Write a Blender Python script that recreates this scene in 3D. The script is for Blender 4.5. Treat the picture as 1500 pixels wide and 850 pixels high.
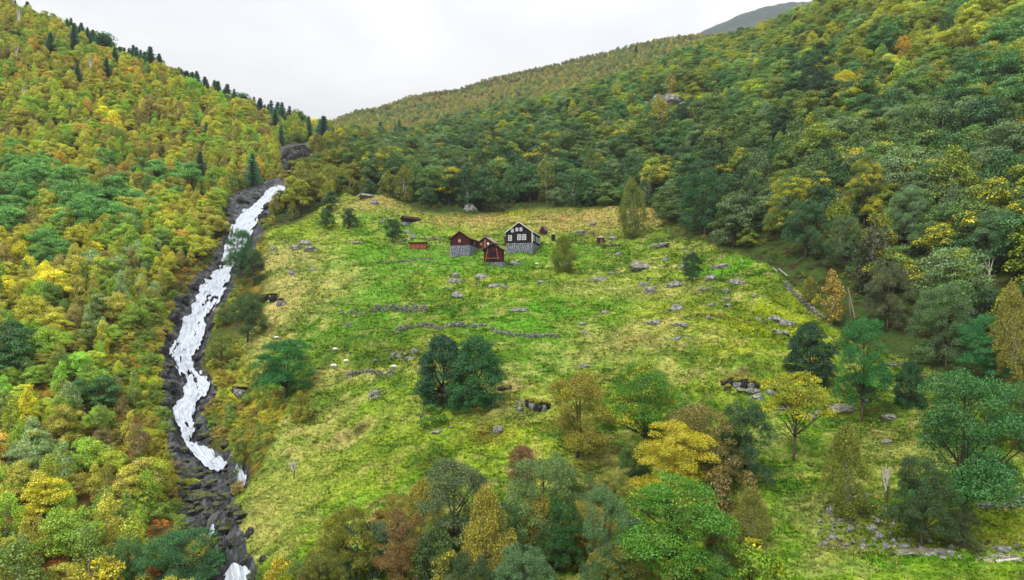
import bpy, math, random
import numpy as np
from mathutils import Vector, Matrix
S = bpy.context.scene
for o in list(bpy.data.objects): bpy.data.objects.remove(o)
R = math.radians
# ------------------------------------------------------------------ camera
F, CX, HY = 1000.0, 750.0, 470.0          # focal length and horizon row of the photograph (1500 x 850)
cd = bpy.data.cameras.new('camera'); cam = bpy.data.objects.new('camera', cd); S.collection.objects.link(cam)
cd.sensor_width = 36; cd.lens = 24; cd.shift_y = (HY-425)/1500
cd.clip_start = 1; cd.clip_end = 9000
cam.rotation_euler = (R(90), 0, 0); S.camera = cam
# ------------------------------------------------------------------ overcast sky and soft sun
SUN_EL, SUN_AZ = R(52), R(215)            # azimuth clockwise from +Y: behind and to the left of the camera
W = bpy.data.worlds.new('World'); S.world = W; W.use_nodes = True
nt = W.node_tree; nt.nodes.clear(); N = nt.nodes; L = nt.links
out = N.new('ShaderNodeOutputWorld'); bg = N.new('ShaderNodeBackground'); L.new(bg.outputs[0], out.inputs[0])
sky = N.new('ShaderNodeTexSky'); sky.sky_type = 'NISHITA'; sky.sun_disc = False
sky.sun_elevation = SUN_EL; sky.sun_rotation = SUN_AZ
skm = N.new('ShaderNodeVectorMath'); skm.operation = 'SCALE'; skm.inputs['Scale'].default_value = 0.1
L.new(sky.outputs[0], skm.inputs[0])
tc = N.new('ShaderNodeTexCoord'); sx = N.new('ShaderNodeSeparateXYZ'); L.new(tc.outputs['Generated'], sx.inputs[0])
lum = N.new('ShaderNodeMapRange'); lum.clamp = True                     # overcast sky: brighter towards the zenith
lum.inputs['From Min'].default_value = 0.0; lum.inputs['From Max'].default_value = 1.0
lum.inputs['To Min'].default_value = 0.255; lum.inputs['To Max'].default_value = 1.40
L.new(sx.outputs[2], lum.inputs['Value'])
mp = N.new('ShaderNodeMapping'); mp.inputs['Scale'].default_value = (1.2, 1.2, 3.0); L.new(tc.outputs['Generated'], mp.inputs[0])
cn = N.new('ShaderNodeTexNoise'); cn.inputs['Scale'].default_value = 2.6; cn.inputs['Detail'].default_value = 5; cn.inputs['Distortion'].default_value = .4
L.new(mp.outputs[0], cn.inputs['Vector'])
cr = N.new('ShaderNodeValToRGB'); L.new(cn.outputs[0], cr.inputs[0])
cr.color_ramp.elements[0].position = .38; cr.color_ramp.elements[0].color = (.88, .90, .945, 1)
cr.color_ramp.elements[1].position = .60; cr.color_ramp.elements[1].color = (1.03, 1.025, 1.03, 1)
cl = N.new('ShaderNodeVectorMath'); cl.operation = 'SCALE'; L.new(cr.outputs[0], cl.inputs[0]); L.new(lum.outputs[0], cl.inputs['Scale'])
mx = N.new('ShaderNodeMix'); mx.data_type = 'RGBA'; mx.inputs['Factor'].default_value = .94
L.new(skm.outputs[0], mx.inputs[6]); L.new(cl.outputs[0], mx.inputs[7]); L.new(mx.outputs[2], bg.inputs[0])
bg.inputs[1].default_value = 1.0
sl = bpy.data.lights.new('sun', 'SUN'); sl.energy = 2.1; sl.angle = R(12); sl.color = (1, .96, .88)
so = bpy.data.objects.new('sun', sl); S.collection.objects.link(so)
sd = Vector((math.sin(SUN_AZ)*math.cos(SUN_EL), math.cos(SUN_AZ)*math.cos(SUN_EL), math.sin(SUN_EL)))
so.rotation_euler = (-sd).to_track_quat('-Z', 'Y').to_euler()
S.view_settings.view_transform = 'Standard'; S.view_settings.look = 'None'
S.view_settings.exposure = 0.72; S.view_settings.gamma = 1.0
S.render.engine = 'CYCLES'
S.cycles.max_bounces = 5; S.cycles.diffuse_bounces = 3; S.cycles.transmission_bounces = 3; S.cycles.glossy_bounces = 2

# ------------------------------------------------------------------ helpers
def lin(r, g, b, k=1.0):                   # colour picked in sRGB 0..255 -> linear, times k
    f = lambda c: ((c/255)/12.92 if c <= 10 else ((c/255+.055)/1.055)**2.4)*k
    return (f(r), f(g), f(b))
_P = np.random.RandomState(7).permutation(4096)
_G = np.random.RandomState(8).uniform(-1, 1, 4096)
def noise2(x, y):                          # smooth value noise, -1..1
    xi = np.floor(x).astype(np.int64); yi = np.floor(y).astype(np.int64)
    fx = x-xi; fy = y-yi; fx = fx*fx*fx*(fx*(fx*6-15)+10); fy = fy*fy*fy*(fy*(fy*6-15)+10)
    h = lambda a, b: _G[_P[(_P[a & 4095]+b) & 4095]]
    return (h(xi, yi)*(1-fx)+h(xi+1, yi)*fx)*(1-fy)+(h(xi, yi+1)*(1-fx)+h(xi+1, yi+1)*fx)*fy
def fbm(x, y, o=4, g=.5):
    s = 0; a = 1; n = 0
    for i in range(o):
        s = s+a*noise2(x+17.3*i, y-9.1*i); n += a; a *= g; x = x*2.03; y = y*2.03
    return s/n
def sstep(a, b, x):
    t = np.clip((x-a)/(b-a), 0, 1); return t*t*(3-2*t)
def npmesh(name, v, f, mats=(), uv=None, cols=None, mi=None, smooth=True):
    """v (n,3), f (m,k) all faces with k corners"""
    me = bpy.data.meshes.new(name); v = np.asarray(v, np.float32); f = np.asarray(f, np.int32); m, k = f.shape
    me.vertices.add(len(v)); me.vertices.foreach_set('co', v.ravel())
    me.loops.add(m*k); me.loops.foreach_set('vertex_index', f.ravel())
    me.polygons.add(m); me.polygons.foreach_set('loop_start', np.arange(0, m*k, k, dtype=np.int32))
    if mi is not None: me.polygons.foreach_set('material_index', np.asarray(mi, np.int32))
    me.polygons.foreach_set('use_smooth', np.full(m, smooth))
    for q in mats: me.materials.append(q)
    if cols:
        for cname, arr in cols.items():
            a = me.color_attributes.new(cname, 'FLOAT_COLOR', 'POINT'); arr = np.asarray(arr, np.float32)
            if arr.shape[1] == 3: arr = np.concatenate([arr, np.ones((len(arr), 1), np.float32)], 1)
            a.data.foreach_set('color', arr.ravel())
    me.update(calc_edges=True); return me
COL = S.collection
def link(name, me, parent=None, kind=None):
    o = bpy.data.objects.new(name, me); COL.objects.link(o)
    if parent: o.parent = parent
    if kind: o['kind'] = kind
    return o
def tag(o, label, cat, group=None, kind=None):
    o['label'] = label; o['category'] = cat
    if group: o['group'] = group
    if kind: o['kind'] = kind
    return o
def empty(name, loc, rz=0, sc=None):
    o = bpy.data.objects.new(name, None); COL.objects.link(o); o.location = loc; o.rotation_euler = (0, 0, rz)
    o.empty_display_size = .3
    if sc: o.scale = sc
    return o
USED = set()
def near(lms, px_, py_):
    j = min(range(len(lms)), key=lambda q: (lms[q][0]-px_)**2+(lms[q][1]-py_)**2); return lms[j]
def uniq(lb, px_, py_, lms):               # a label of its own: add the next landmark where two would read alike
    w = lb.split()
    if len(w) > 16: lb = ' '.join(q for q in w if q not in ('just', 'well', 'big', 'small', 'squat', 'middling'))
    if lb in USED or len(lb.split()) > 16:
        o = sorted(lms, key=lambda q: (q[0]-px_)**2+(q[1]-py_)**2); head = ' '.join(lb.split()[:3])
        for l2 in o[1:9]:
            c = f"{lb}, towards {l2[2]}"
            if len(c.split()) > 16: c = f"{head} between {o[0][2]} and {l2[2]}"
            if len(c.split()) > 16: c = f"{head} on the side of {l2[2]}"
            if len(c.split()) > 16: c = f"{head} near {l2[2]}"
            if c not in USED and len(c.split()) <= 16: lb = c; break
    USED.add(lb); return ' '.join(lb.split()[:16])
# material helper
class M:
    def __init__(s, name):
        s.m = bpy.data.materials.new(name); s.m.use_nodes = True; s.t = s.m.node_tree; s.t.nodes.clear()
        s.out = s.n('ShaderNodeOutputMaterial')
    def n(s, ty, inp=None, **kw):
        a = s.t.nodes.new(ty)
        for k, v in kw.items(): setattr(a, k, v)
        for k, v in (inp or {}).items(): s.set(a, k, v)
        return a
    def set(s, a, k, v):
        i = a.inputs[k]
        if isinstance(v, bpy.types.NodeSocket): s.t.links.new(v, i)
        elif isinstance(v, tuple) and len(v) == 3 and i.type == 'RGBA': i.default_value = (*v, 1)
        else: i.default_value = v
    def noise(s, scale, detail=3, vec=None, rough=.5, dist=0):
        a = s.n('ShaderNodeTexNoise', {'Scale': scale, 'Detail': detail, 'Roughness': rough, 'Distortion': dist})
        if vec is not None: s.set(a, 'Vector', vec)
        return a.outputs[0]
    def ramp(s, fac, *stops):
        a = s.n('ShaderNodeValToRGB'); s.set(a, 0, fac); e = a.color_ramp.elements
        while len(e) < len(stops): e.new(.5)
        for q, (p, c) in zip(e, stops): q.position = p; q.color = (*c, 1) if isinstance(c, tuple) else (c, c, c, 1)
        return a.outputs[0]
    def mix(s, f, a, b, mode='MIX'):
        x = s.n('ShaderNodeMix', data_type='RGBA', blend_type=mode)
        s.set(x, 0, f); s.set(x, 6, a); s.set(x, 7, b); return x.outputs[2]
    def math(s, op, a, b=0.0):
        x = s.n('ShaderNodeMath', operation=op); s.set(x, 0, a); s.set(x, 1, b); return x.outputs[0]
    def pos(s): return s.n('ShaderNodeNewGeometry').outputs['Position']
    def obj(s): return s.n('ShaderNodeTexCoord').outputs['Object']
    def bump(s, h, strength=.5, dist=.1):
        return s.n('ShaderNodeBump', {'Height': h, 'Strength': strength, 'Distance': dist}).outputs[0]
    def finish(s, col, rough=.9, normal=None, spec=.2, **kw):
        b = s.n('ShaderNodeBsdfPrincipled'); s.set(b, 'Base Color', col); s.set(b, 'Roughness', rough); b.inputs['Specular IOR Level'].default_value = spec
        if normal is not None: s.set(b, 'Normal', normal)
        for k, v in kw.items(): s.set(b, k.replace('_', ' '), v)
        s.t.links.new(b.outputs[0], s.out.inputs[0]); return s.m
# ------------------------------------------------------------------ terrain: height field through surveyed points
# (bearing column, sight-line row, distance in metres); z = (HY-row)/F * distance
CP = []
def col(px, *pts):
    for py, Y in pts: CP.append((px, Y, py))
for px, d in ((-420, 0), (-150, 0)):
    col(px, (880, 78), (700, 100), (550, 130), (400, 172), (250, 235), (120, 310), (10, 385), (-50, 440), (60, 600), (200, 1200))
col(0, (860, 80), (700, 105), (550, 135), (400, 180), (250, 245), (120, 320), (14, 410), (100, 560), (200, 1000))
col(120, (860, 82), (700, 110), (550, 140), (400, 185), (250, 255), (130, 330), (58, 400), (120, 540), (200, 900))
col(220, (860, 85), (740, 108), (600, 135), (500, 158), (400, 190), (300, 237), (200, 310), (108, 400), (160, 520), (210, 900))
col(320, (400, 207), (300, 246), (200, 330), (150, 420), (180, 520), (220, 900))
col(420, (250, 280), (215, 340), (182, 430), (200, 520), (230, 800))
STREAM = [(418, 262, 285), (412, 278, 262), (398, 292, 253), (375, 310, 245), (345, 345, 228), (338, 380, 212), (330, 410, 198), (305, 440, 185), (287, 490, 170),
          (265, 525, 158), (285, 570, 146), (270, 610, 137), (285, 650, 128), (318, 682, 120), (322, 730, 109), (312, 785, 97), (335, 838, 85), (345, 900, 76)]
for a, b, c in STREAM: CP.append((a, c, b))
# banks
col(240, (520, 153), (640, 127), (780, 99)); col(205, (580, 139)); col(290, (400, 196)); col(310, (345, 226)); col(255, (440, 178))
col(345, (520, 153), (585, 138), (470, 170), (740, 97), (790, 87)); col(365, (430, 186), (640, 120)); col(400, (600, 125), (650, 108), (720, 95), (800, 82))
col(392, (335, 224), (380, 198)); col(440, (318, 238), (560, 130))
# meadow
col(420, (860, 70), (470, 160), (420, 182)); col(480, (620, 112), (540, 130), (460, 156), (400, 185), (350, 213), (305, 240), (280, 265), (235, 330), (205, 450), (205, 560), (185, 850))
col(560, (860, 64), (780, 74), (700, 88), (600, 108), (520, 130), (450, 153), (400, 178), (350, 210), (300, 240))
col(600, (262, 300), (225, 390), (224, 430), (210, 550), (180, 720), (160, 880), (146, 1030), (190, 1300), (240, 2600))
col(750, (870, 56), (780, 66), (700, 78), (600, 98), (540, 115), (490, 132), (440, 152), (400, 176), (375, 193), (350, 212), (320, 238),
    (300, 258), (250, 312), (200, 395), (178, 470), (176, 520), (160, 640), (138, 820), (111, 1080), (160, 1400), (200, 2600))
col(870, (860, 56), (700, 78), (600, 98), (500, 126), (440, 152), (390, 184), (350, 214), (310, 240), (250, 293), (200, 348), (160, 425), (142, 500), (142, 545),
    (125, 680), (104, 830), (84, 1040), (130, 1400), (150, 2600))
col(1000, (860, 56), (700, 78), (600, 96), (520, 115), (450, 140), (400, 168), (370, 190), (347, 205), (300, 235), (250, 278), (200, 322), (152, 372), (112, 440), (92, 510), (93, 560),
    (78, 750), (57, 1000), (75, 1400), (62, 2600))
col(1140, (70, 420), (42, 500), (60, 600), (80, 1000), (90, 1500), (6, 2600), (60, 3600))
col(1080, (90, 450), (68, 510), (75, 620), (60, 1000), (90, 1400), (24, 2600), (80, 3600))
col(1200, (860, 56), (750, 68), (675, 82), (600, 100), (540, 115), (480, 128), (450, 139), (400, 150), (300, 190), (200, 245), (100, 325), (22, 420), (60, 600), (60, 1200), (4, 2600), (60, 3600))
col(1350, (850, 55), (780, 62), (700, 76), (600, 95), (530, 112), (450, 128), (350, 155), (250, 195), (150, 245), (50, 310), (-40, 390), (0, 700), (20, 2600))
for px in (1500, 1800, 2150):
    col(px, (850, 55), (700, 75), (600, 90), (500, 108), (400, 130), (300, 160), (200, 195), (100, 240), (0, 295), (-90, 370), (-60, 600), (0, 1500), (0, 3000))
for px in (-150, 250, 500, 750, 1000, 1300, 1800): CP.append((px, 40, 1010 if px < 450 else 960)); CP.append((px, 24, 1270))
CP = np.array(CP, float)
WS = .45
cu = (CP[:, 0]-CX)/F; cw = np.log(CP[:, 1])*WS; ce = (HY-CP[:, 2])/F
def phi(d2): return np.sqrt(d2+.0012)
A = phi((cu[:, None]-cu)**2+(cw[:, None]-cw)**2)
n = len(cu); B = np.zeros((n+3, n+3)); B[:n, :n] = A-np.eye(n)*.004
B[:n, n] = B[n, :n] = 1; B[:n, n+1] = B[n+1, :n] = cu; B[:n, n+2] = B[n+2, :n] = cw
WT = np.linalg.solve(B, np.concatenate([ce, [0, 0, 0]]))
def e_smooth(u, w):                        # elevation tangent, w = ln(distance)
    u = np.asarray(u, float); w = np.asarray(w, float)*WS; sh = u.shape; u = u.ravel(); w = w.ravel(); r = np.empty(len(u))
    for i in range(0, len(u), 20000):
        a = u[i:i+20000]; b = w[i:i+20000]
        r[i:i+20000] = phi((a[:, None]-cu)**2+(b[:, None]-cw)**2)@WT[:n]+WT[n]+WT[n+1]*a+WT[n+2]*b
    return r.reshape(sh)
us = np.concatenate([np.linspace(-1.5, -.86, 40, endpoint=False), np.linspace(-.86, .86, 600, endpoint=False), np.linspace(.86, 1.5, 40)])
ws = np.concatenate([np.linspace(math.log(24), math.log(50), 40, endpoint=False), np.linspace(math.log(50), math.log(330), 440, endpoint=False),
                     np.linspace(math.log(330), math.log(3600), 230)])
# coarse evaluation, then bilinear refinement
uc = us[::3]; wc = ws[::3]
uc = np.append(uc, us[-1]+.01); wc = np.append(wc, ws[-1]+.01)
Ec = e_smooth(*np.meshgrid(uc, wc, indexing='ij'))
def bil(E, ua, wa, u, w):
    i = np.clip(np.searchsorted(ua, u)-1, 0, len(ua)-2); j = np.clip(np.searchsorted(wa, w)-1, 0, len(wa)-2)
    fu = np.clip((u-ua[i])/(ua[i+1]-ua[i]), 0, 1); fw = np.clip((w-wa[j])/(wa[j+1]-wa[j]), 0, 1)
    return (E[i, j]*(1-fu)+E[i+1, j]*fu)*(1-fw)+(E[i, j+1]*(1-fu)+E[i+1, j+1]*fu)*fw
UU, WW = np.meshgrid(us, ws, indexing='ij')
ES = bil(Ec, uc, wc, UU, WW)
YY = np.exp(WW); XX = UU*YY
def hit(px, py, E=None, lo=50):            # first ground point on a sight line
    E = ES if E is None else E
    u = (px-CX)/F; e = (HY-py)/F
    i = int(np.clip(np.searchsorted(us, u)-1, 0, len(us)-2)); f = (u-us[i])/(us[i+1]-us[i])
    c = E[i]*(1-f)+E[i+1]*f
    j0 = int(np.searchsorted(ws, math.log(lo)))
    k = np.nonzero((c[j0:-1] < e) & (c[j0+1:] >= e))[0]
    if c[j0] >= e: return u*lo, lo
    if len(k) == 0: k = [int(np.argmax(c[j0:]))-1]
    j = k[0]+j0; t = (e-c[j])/(c[j+1]-c[j]+1e-12); t = min(max(t, 0), 1)
    Y = math.exp(ws[j]*(1-t)+ws[j+1]*t)
    return u*Y, Y
def gz(x, y, E=None):
    E = EF if E is None else E
    x = np.asarray(x, float); y = np.asarray(y, float)
    return bil(E, us, ws, x/y, np.log(y))*y
def plan(poly):                            # outline seen in the photograph -> outline on the ground plan (bearing, ln distance)
    r = []
    for k, (a, b) in enumerate(poly):
        c, d = poly[(k+1) % len(poly)]; m = max(1, int(max(abs(c-a), abs(d-b))/25))
        for i in range(m):
            x, y = hit(a+(c-a)*i/m, b+(d-b)*i/m); r.append((x/y, math.log(y)))
    return np.array(r)
def inside(poly, u, w):
    r = np.zeros(u.shape, bool); k = len(poly); j = k-1
    for i in range(k):
        a, b = poly[i]; c, d = poly[j]
        if b != d: r ^= ((b > w) != (d > w)) & (u < (c-a)*(w-b)/(d-b)+a)
        j = i
    return r
def blur(m, it=2):
    m = m.astype(float)
    for _ in range(it):
        m[1:-1] = (m[:-2]+2*m[1:-1]+m[2:])/4; m[:, 1:-1] = (m[:, :-2]+2*m[:, 1:-1]+m[:, 2:])/4
    return m
jit = .006*fbm(XX/9, YY/9, 3)
def zone(poly, it=2, wob=1.0):
    return blur(inside(plan(poly), UU+jit*wob, WW+jit[::-1]*wob*2), it)
MEADOW = [(392, 338), (440, 322), (478, 300), (500, 286), (560, 292), (620, 316), (690, 322), (760, 312), (860, 306), (960, 303), (985, 350), (1060, 366), (1140, 400), (1200, 455),
          (1250, 500), (1340, 530), (1420, 560), (1600, 560), (1800, 600), (1800, 900), (370, 900), (350, 800), (338, 740), (380, 690), (400, 640), (425, 605), (380, 560), (345, 500), (385, 470), (385, 400)]
RAVINE = [(395, 262), (330, 285), (324, 345), (298, 400), (272, 428), (250, 455), (240, 520), (240, 600), (250, 660), (262, 720), (262, 765), (290, 805), (312, 860), (378, 860),
          (362, 795), (338, 750), (352, 715), (366, 690), (338, 662), (306, 620), (318, 560), (300, 520), (312, 480), (342, 430), (366, 390), (386, 345), (400, 310), (432, 282), (425, 262)]
zM = zone(MEADOW, 3); zR = zone(RAVINE, 4)
CLIFFS = [[(408, 215), (450, 205), (462, 235), (440, 262), (410, 255)], [(936, 166), (958, 150), (980, 150), (976, 166), (950, 172)]]
zC = np.zeros_like(zM)
for c in CLIFFS: zC = np.maximum(zC, zone(c, 2))
# stream outline rows: (row, left, right)
RUNS = {
 'upper': [(274, 396, 420), (282, 385, 419), (290, 376, 412), (300, 363, 396), (308, 352, 390), (315, 346, 386), (330, 336, 379), (345, 332, 376), (360, 326, 368), (380, 322, 352), (395, 318, 342), (410, 302, 340),
           (425, 290, 335), (440, 279, 325), (455, 271, 316), (470, 267, 306), (490, 261, 306), (505, 254, 300), (520, 247, 285), (535, 244, 290), (550, 256, 304), (565, 264, 312), (580, 267, 306), (595, 257, 292), (610, 250, 288),
           (625, 257, 288), (640, 261, 290), (655, 268, 300), (668, 280, 318), (678, 296, 330), (688, 318, 336)],
 'side': [(686, 343, 349), (694, 346, 356), (704, 351, 362), (712, 356, 362)],
 'low': [(776, 306, 314), (786, 302, 316), (797, 304, 317)],
 'pool': [(838, 326, 346), (846, 328, 362), (856, 330, 370), (866, 334, 374)]}
def run_edges(rows):
    o = []
    for y, l, r in rows:
        a = hit(l, y); b = hit(r, y)
        if y > 100: Y = hit((l+r)/2, y)[1]
        o.append((math.log(Y), (l-CX)/F, (r-CX)/F))
    o.sort(); return np.array(o)
RUN = {k: run_edges(v) for k, v in RUNS.items()}
zS = np.zeros_like(zM)
for k, q in RUN.items():
    l = np.interp(WW, q[:, 0], q[:, 1]); r = np.interp(WW, q[:, 0], q[:, 2])
    zS = np.maximum(zS, ((WW > q[0, 0]-.01) & (WW < q[-1, 0]+.01) & (UU > l-.003) & (UU < r+.003)).astype(float))
zS = blur(zS, 2)
# relief in metres
X1 = XX+3*fbm(XX/11, YY/11, 2); Y1 = YY+3*fbm(YY/11+40, XX/11, 2)
amp = np.clip(YY/120, .5, 6)
hum = 1.15*fbm(X1/9, Y1/7, 3)+.5*np.abs(noise2(XX/2.6, YY/2.1))+.2*fbm(XX/1.1, YY/1.1, 2)
terr = np.mod((ES*YY)/2.6+fbm(XX/14, YY/14, 2)*1.2, 1.0)          # faint terracing of the pasture
hum = hum+.75*np.minimum(terr*1.0, (1-terr)*5)*sstep(-.3, .2, fbm(XX/20+4, YY/20, 2))
rug = fbm(XX/40, YY/40, 4)*2.5*amp**.5
zz = ES*YY
led = np.mod((zz+.55*XX)/1.7+fbm(XX/7, YY/7, 3)*1.5, 1.0)
rck = 1.5*np.abs(fbm(XX/6, YY/6, 4))+.9*np.minimum(led, (1-led)*5)+.5*fbm(XX/1.6, YY/1.6, 3)
H = hum*zM+rug*(1-zM)*(1-zR)+rck*np.maximum(zR, zC*1.3)*(1-zS)
# knolls, hollows, outcrops: column, row, half width px, half height px (along the ground), height m
BUMPS = [(1090, 545, 34, 12, 1.0), (1088, 562, 30, 5, -1.3), (785, 575, 22, 5, .9), (787, 592, 24, 6, -1.0), (740, 562, 22, 5, .7), (720, 632, 18, 7, .6),
         (500, 640, 45, 6, .8), (500, 650, 45, 5, -.6), (545, 505, 60, 7, -.5), (560, 515, 30, 5, .5), (1130, 535, 30, 14, .8), (1250, 770, 60, 20, .7), (985, 152, 40, 7, 4.0), (1040, 149, 34, 5, 3.0),
         (1280, 640, 30, 8, .6), (1160, 490, 50, 10, .7), (1010, 480, 40, 8, .6), (660, 425, 40, 7, .6), (450, 370, 40, 8, .8), (960, 395, 26, 6, 1.0), (545, 300, 40, 8, 2.0)]
def blob(px, py, rx, ry):
    x, y = hit(px, py); y2 = hit(px, py-ry)[1]; y1 = hit(px, py+ry)[1]; d = max((math.log(y2)-math.log(y1))/2, .01)
    return np.exp(-(((UU-x/y)/(rx/F))**2+((WW-math.log(y))/d)**2))
for a, b, c, d, h in BUMPS: H = H+h*blob(a, b, c, d)*(1+.3*fbm(XX/2, YY/2, 2))
H = H-zS*.5
EF = ES+H/YY
# ---- ground colour, painted on the land itself
def mixc(a, b, t): return a*(1-t[..., None])+np.array(b)*t[..., None]
K = .60
green = np.array(lin(96, 176, 22, K)); vivid = lin(108, 170, 40, K); ygreen = lin(158, 184, 48, K); straw = lin(222, 202, 124, K); gold = lin(202, 178, 104, K)
olive = lin(96, 108, 34, K); dgreen = lin(52, 96, 26, K); moss = lin(178, 190, 24, K); brown = lin(110, 78, 40, K); rust = lin(168, 92, 34, K)
n1 = fbm(XX/16, YY/16, 4); n2 = fbm(XX/5+9, YY/5, 4); n3 = fbm(XX/1.6, YY/1.6+5, 3); n4 = fbm(XX/28+70, YY/28, 3)
C = np.ones(UU.shape+(3,))*np.array(lin(126, 160, 34, K))
C = mixc(C, ygreen, sstep(-.15, .35, n1+.4*n2)); C = mixc(C, vivid, .35*sstep(.0, .4, n2*.6+n4)); C = mixc(C, straw, .45*sstep(.06, .4, n4*.5+n2*.7+n3*.4-.03))
C = mixc(C, dgreen, .6*sstep(.1, .4, -n2+.4*n3)); C = mixc(C, olive, .6*sstep(.08, .4, -n3+.3*n4)); n5 = fbm(XX/3.2+31, YY/2.2, 3); C = mixc(C, straw, .38*sstep(.18, .42, n5)); C = mixc(C, dgreen, .6*sstep(.2, .42, -n5))
PAINT = [  # column, row, half width, half height, colour, strength
 (545, 375, 70, 28, 'vivid', .8), (640, 385, 60, 18, 'vivid', .9), (560, 440, 60, 40, 'vivid', .75), (450, 505, 55, 14, 'vivid', .9), (830, 370, 60, 14, 'vivid', .95), (720, 385, 90, 22, 'vivid', .7),
 (620, 335, 40, 8, 'vivid', .7), (550, 322, 40, 7, 'vivid', .7), (790, 460, 90, 30, 'green', .7), (740, 478, 60, 7, 'vivid', .9), (800, 520, 60, 30, 'vivid', .6), (1070, 395, 50, 10, 'green', .7), (900, 440, 40, 20, 'green', .6),
 (430, 340, 50, 12, 'ygreen', .9), (500, 360, 40, 10, 'ygreen', .5),
 (410, 385, 35, 22, 'straw', .55), (400, 455, 28, 30, 'straw', .85), (440, 430, 35, 22, 'straw', .45), (480, 560, 22, 12, 'straw', .8), (500, 415, 30, 18, 'straw', .35),
 (700, 320, 60, 13, 'gold', 1.05), (850, 323, 90, 17, 'gold', 1.05), (550, 300, 45, 10, 'gold', .9), (640, 328, 40, 6, 'gold', .8), (940, 320, 50, 18, 'gold', .8), (900, 340, 60, 10, 'olive', .4),
 (935, 500, 70, 22, 'straw', .6), (960, 430, 60, 10, 'straw', .5), (870, 425, 50, 10, 'straw', .45), (1050, 470, 30, 6, 'brown', .3),
 (1150, 450, 60, 22, 'moss', .7), (1100, 490, 90, 20, 'moss', .55), (1090, 525, 60, 10, 'moss', .7), (1000, 455, 40, 8, 'moss', .5), (680, 410, 50, 8, 'moss', .5), (730, 430, 40, 8, 'moss', .45), (1040, 145, 40, 7, 'moss', .9), (985, 145, 30, 9, 'moss', .7),
 (1310, 520, 50, 30, 'dgreen', .6), (1290, 500, 30, 20, 'dgreen', .5), (1150, 415, 40, 16, 'dgreen', .5),
 (590, 520, 60, 20, 'olive', .5), (520, 500, 40, 12, 'dgreen', .6), (580, 600, 90, 30, 'ygreen', .5), (560, 660, 110, 30, 'ygreen', .6), (500, 645, 50, 8, 'straw', .7), (430, 680, 60, 60, 'straw', .35), (400, 760, 50, 40, 'straw', .55), (440, 720, 60, 40, 'ygreen', .5), (540, 730, 60, 10, 'green', .6),
 (560, 690, 60, 20, 'olive', .35), (720, 640, 30, 12, 'rust', .5), (760, 600, 60, 14, 'straw', .5), (740, 570, 30, 8, 'straw', .7), (770, 570, 30, 5, 'straw', .7), (890, 690, 40, 40, 'straw', .5), (860, 720, 40, 30, 'rust', .3),
 (1150, 760, 60, 60, 'green', .5), (1150, 640, 60, 60, 'green', .4), (1190, 740, 40, 14, 'straw', .7), (1225, 810, 34, 26, 'straw', .75), (1330, 830, 120, 20, 'green', .6), (1300, 700, 60, 30, 'ygreen', .4), (1400, 590, 60, 20, 'dgreen', .4),
 (1460, 790, 40, 16, 'moss', 1.), (1400, 760, 70, 12, 'moss', .5), (1290, 770, 60, 14, 'brown', .4), (1290, 640, 40, 14, 'olive', .5), (1350, 795, 60, 12, 'brown', .4), (1440, 630, 50, 30, 'moss', .3), (1240, 600, 30, 12, 'brown', .4),
 (1300, 690, 190, 70, 'olive', .3), (1180, 800, 130, 60, 'dgreen', .25), (1380, 640, 120, 60, 'dgreen', .3), (1440, 720, 60, 12, 'dgreen', .5), (1220, 560, 60, 30, 'ygreen', .4), (752, 315, 22, 6, 'moss', .9), (1010, 700, 150, 40, 'olive', .3)]
pal = dict(green=green, vivid=vivid, ygreen=ygreen, straw=straw, gold=gold, olive=olive, dgreen=dgreen, moss=moss, brown=brown, rust=rust)
brk = .62+.75*fbm(XX/2.4, YY/2.4, 4)
for a, b, c, d, k, s in PAINT: C = mixc(C, pal[k], np.clip(blob(a, b, c*1.15, d*1.15)*s*brk*1.25, 0, 1))
# forest floor
FC = np.ones(UU.shape+(3,))*np.array(lin(92, 88, 40, K*.7))
FC = mixc(FC, lin(160, 136, 50, K), sstep(.0, .5, n2)*sstep(-.25, -.40, UU)); FC = mixc(FC, lin(70, 92, 40, K*.9), sstep(-.40, -.25, UU)*sstep(-.3, .2, n3+.2)); FC = mixc(FC, lin(60, 84, 34, K), sstep(.05, .45, n1)); FC = mixc(FC, lin(70, 54, 36, K*.8), sstep(.1, .5, -n3))
left = sstep(-.42, -.5, UU)
fern = blob(110, 800, 150, 60)+blob(30, 700, 80, 60); FC = mixc(FC, rust, np.clip(fern*.8*(.5+n2+n3), 0, 1))
LB = blob(225, 560, 45, 80)+blob(215, 690, 40, 60)+blob(330, 570, 25, 40)+blob(360, 560, 40, 50)+blob(390, 620, 30, 40)+blob(320, 440, 25, 30)
FC = mixc(FC, lin(176, 170, 34, K), np.clip(LB*1.1*(.8+.8*n2), 0, 1)); FC = mixc(FC, lin(128, 110, 44, K), np.clip(LB*sstep(.1, .5, n3+.4*n2), 0, .8))
FC = mixc(FC, lin(150, 128, 70, K), sstep(340, 700, YY)*.6)
C = FC*(1-zM[..., None])+C*zM[..., None]
for a, b, c, d, k, s in [(985, 143, 34, 7, 'moss', 1.3), (1035, 142, 40, 6, 'moss', 1.2), (1020, 150, 30, 5, 'brown', .4), (225, 470, 30, 40, 'ygreen', .8), (215, 560, 34, 60, 'ygreen', .8), (205, 600, 30, 40, 'moss', .4), (230, 660, 30, 20, 'rust', .5), (330, 590, 20, 30, 'moss', .5), (312, 700, 30, 12, 'moss', .6), (330, 670, 20, 20, 'ygreen', .6), (370, 520, 30, 30, 'straw', .5), (340, 560, 30, 30, 'ygreen', .6)]:
    C = mixc(C, pal[k], np.clip(blob(a, b, c*1.15, d*1.15)*s*brk*1.25, 0, 1))
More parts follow.
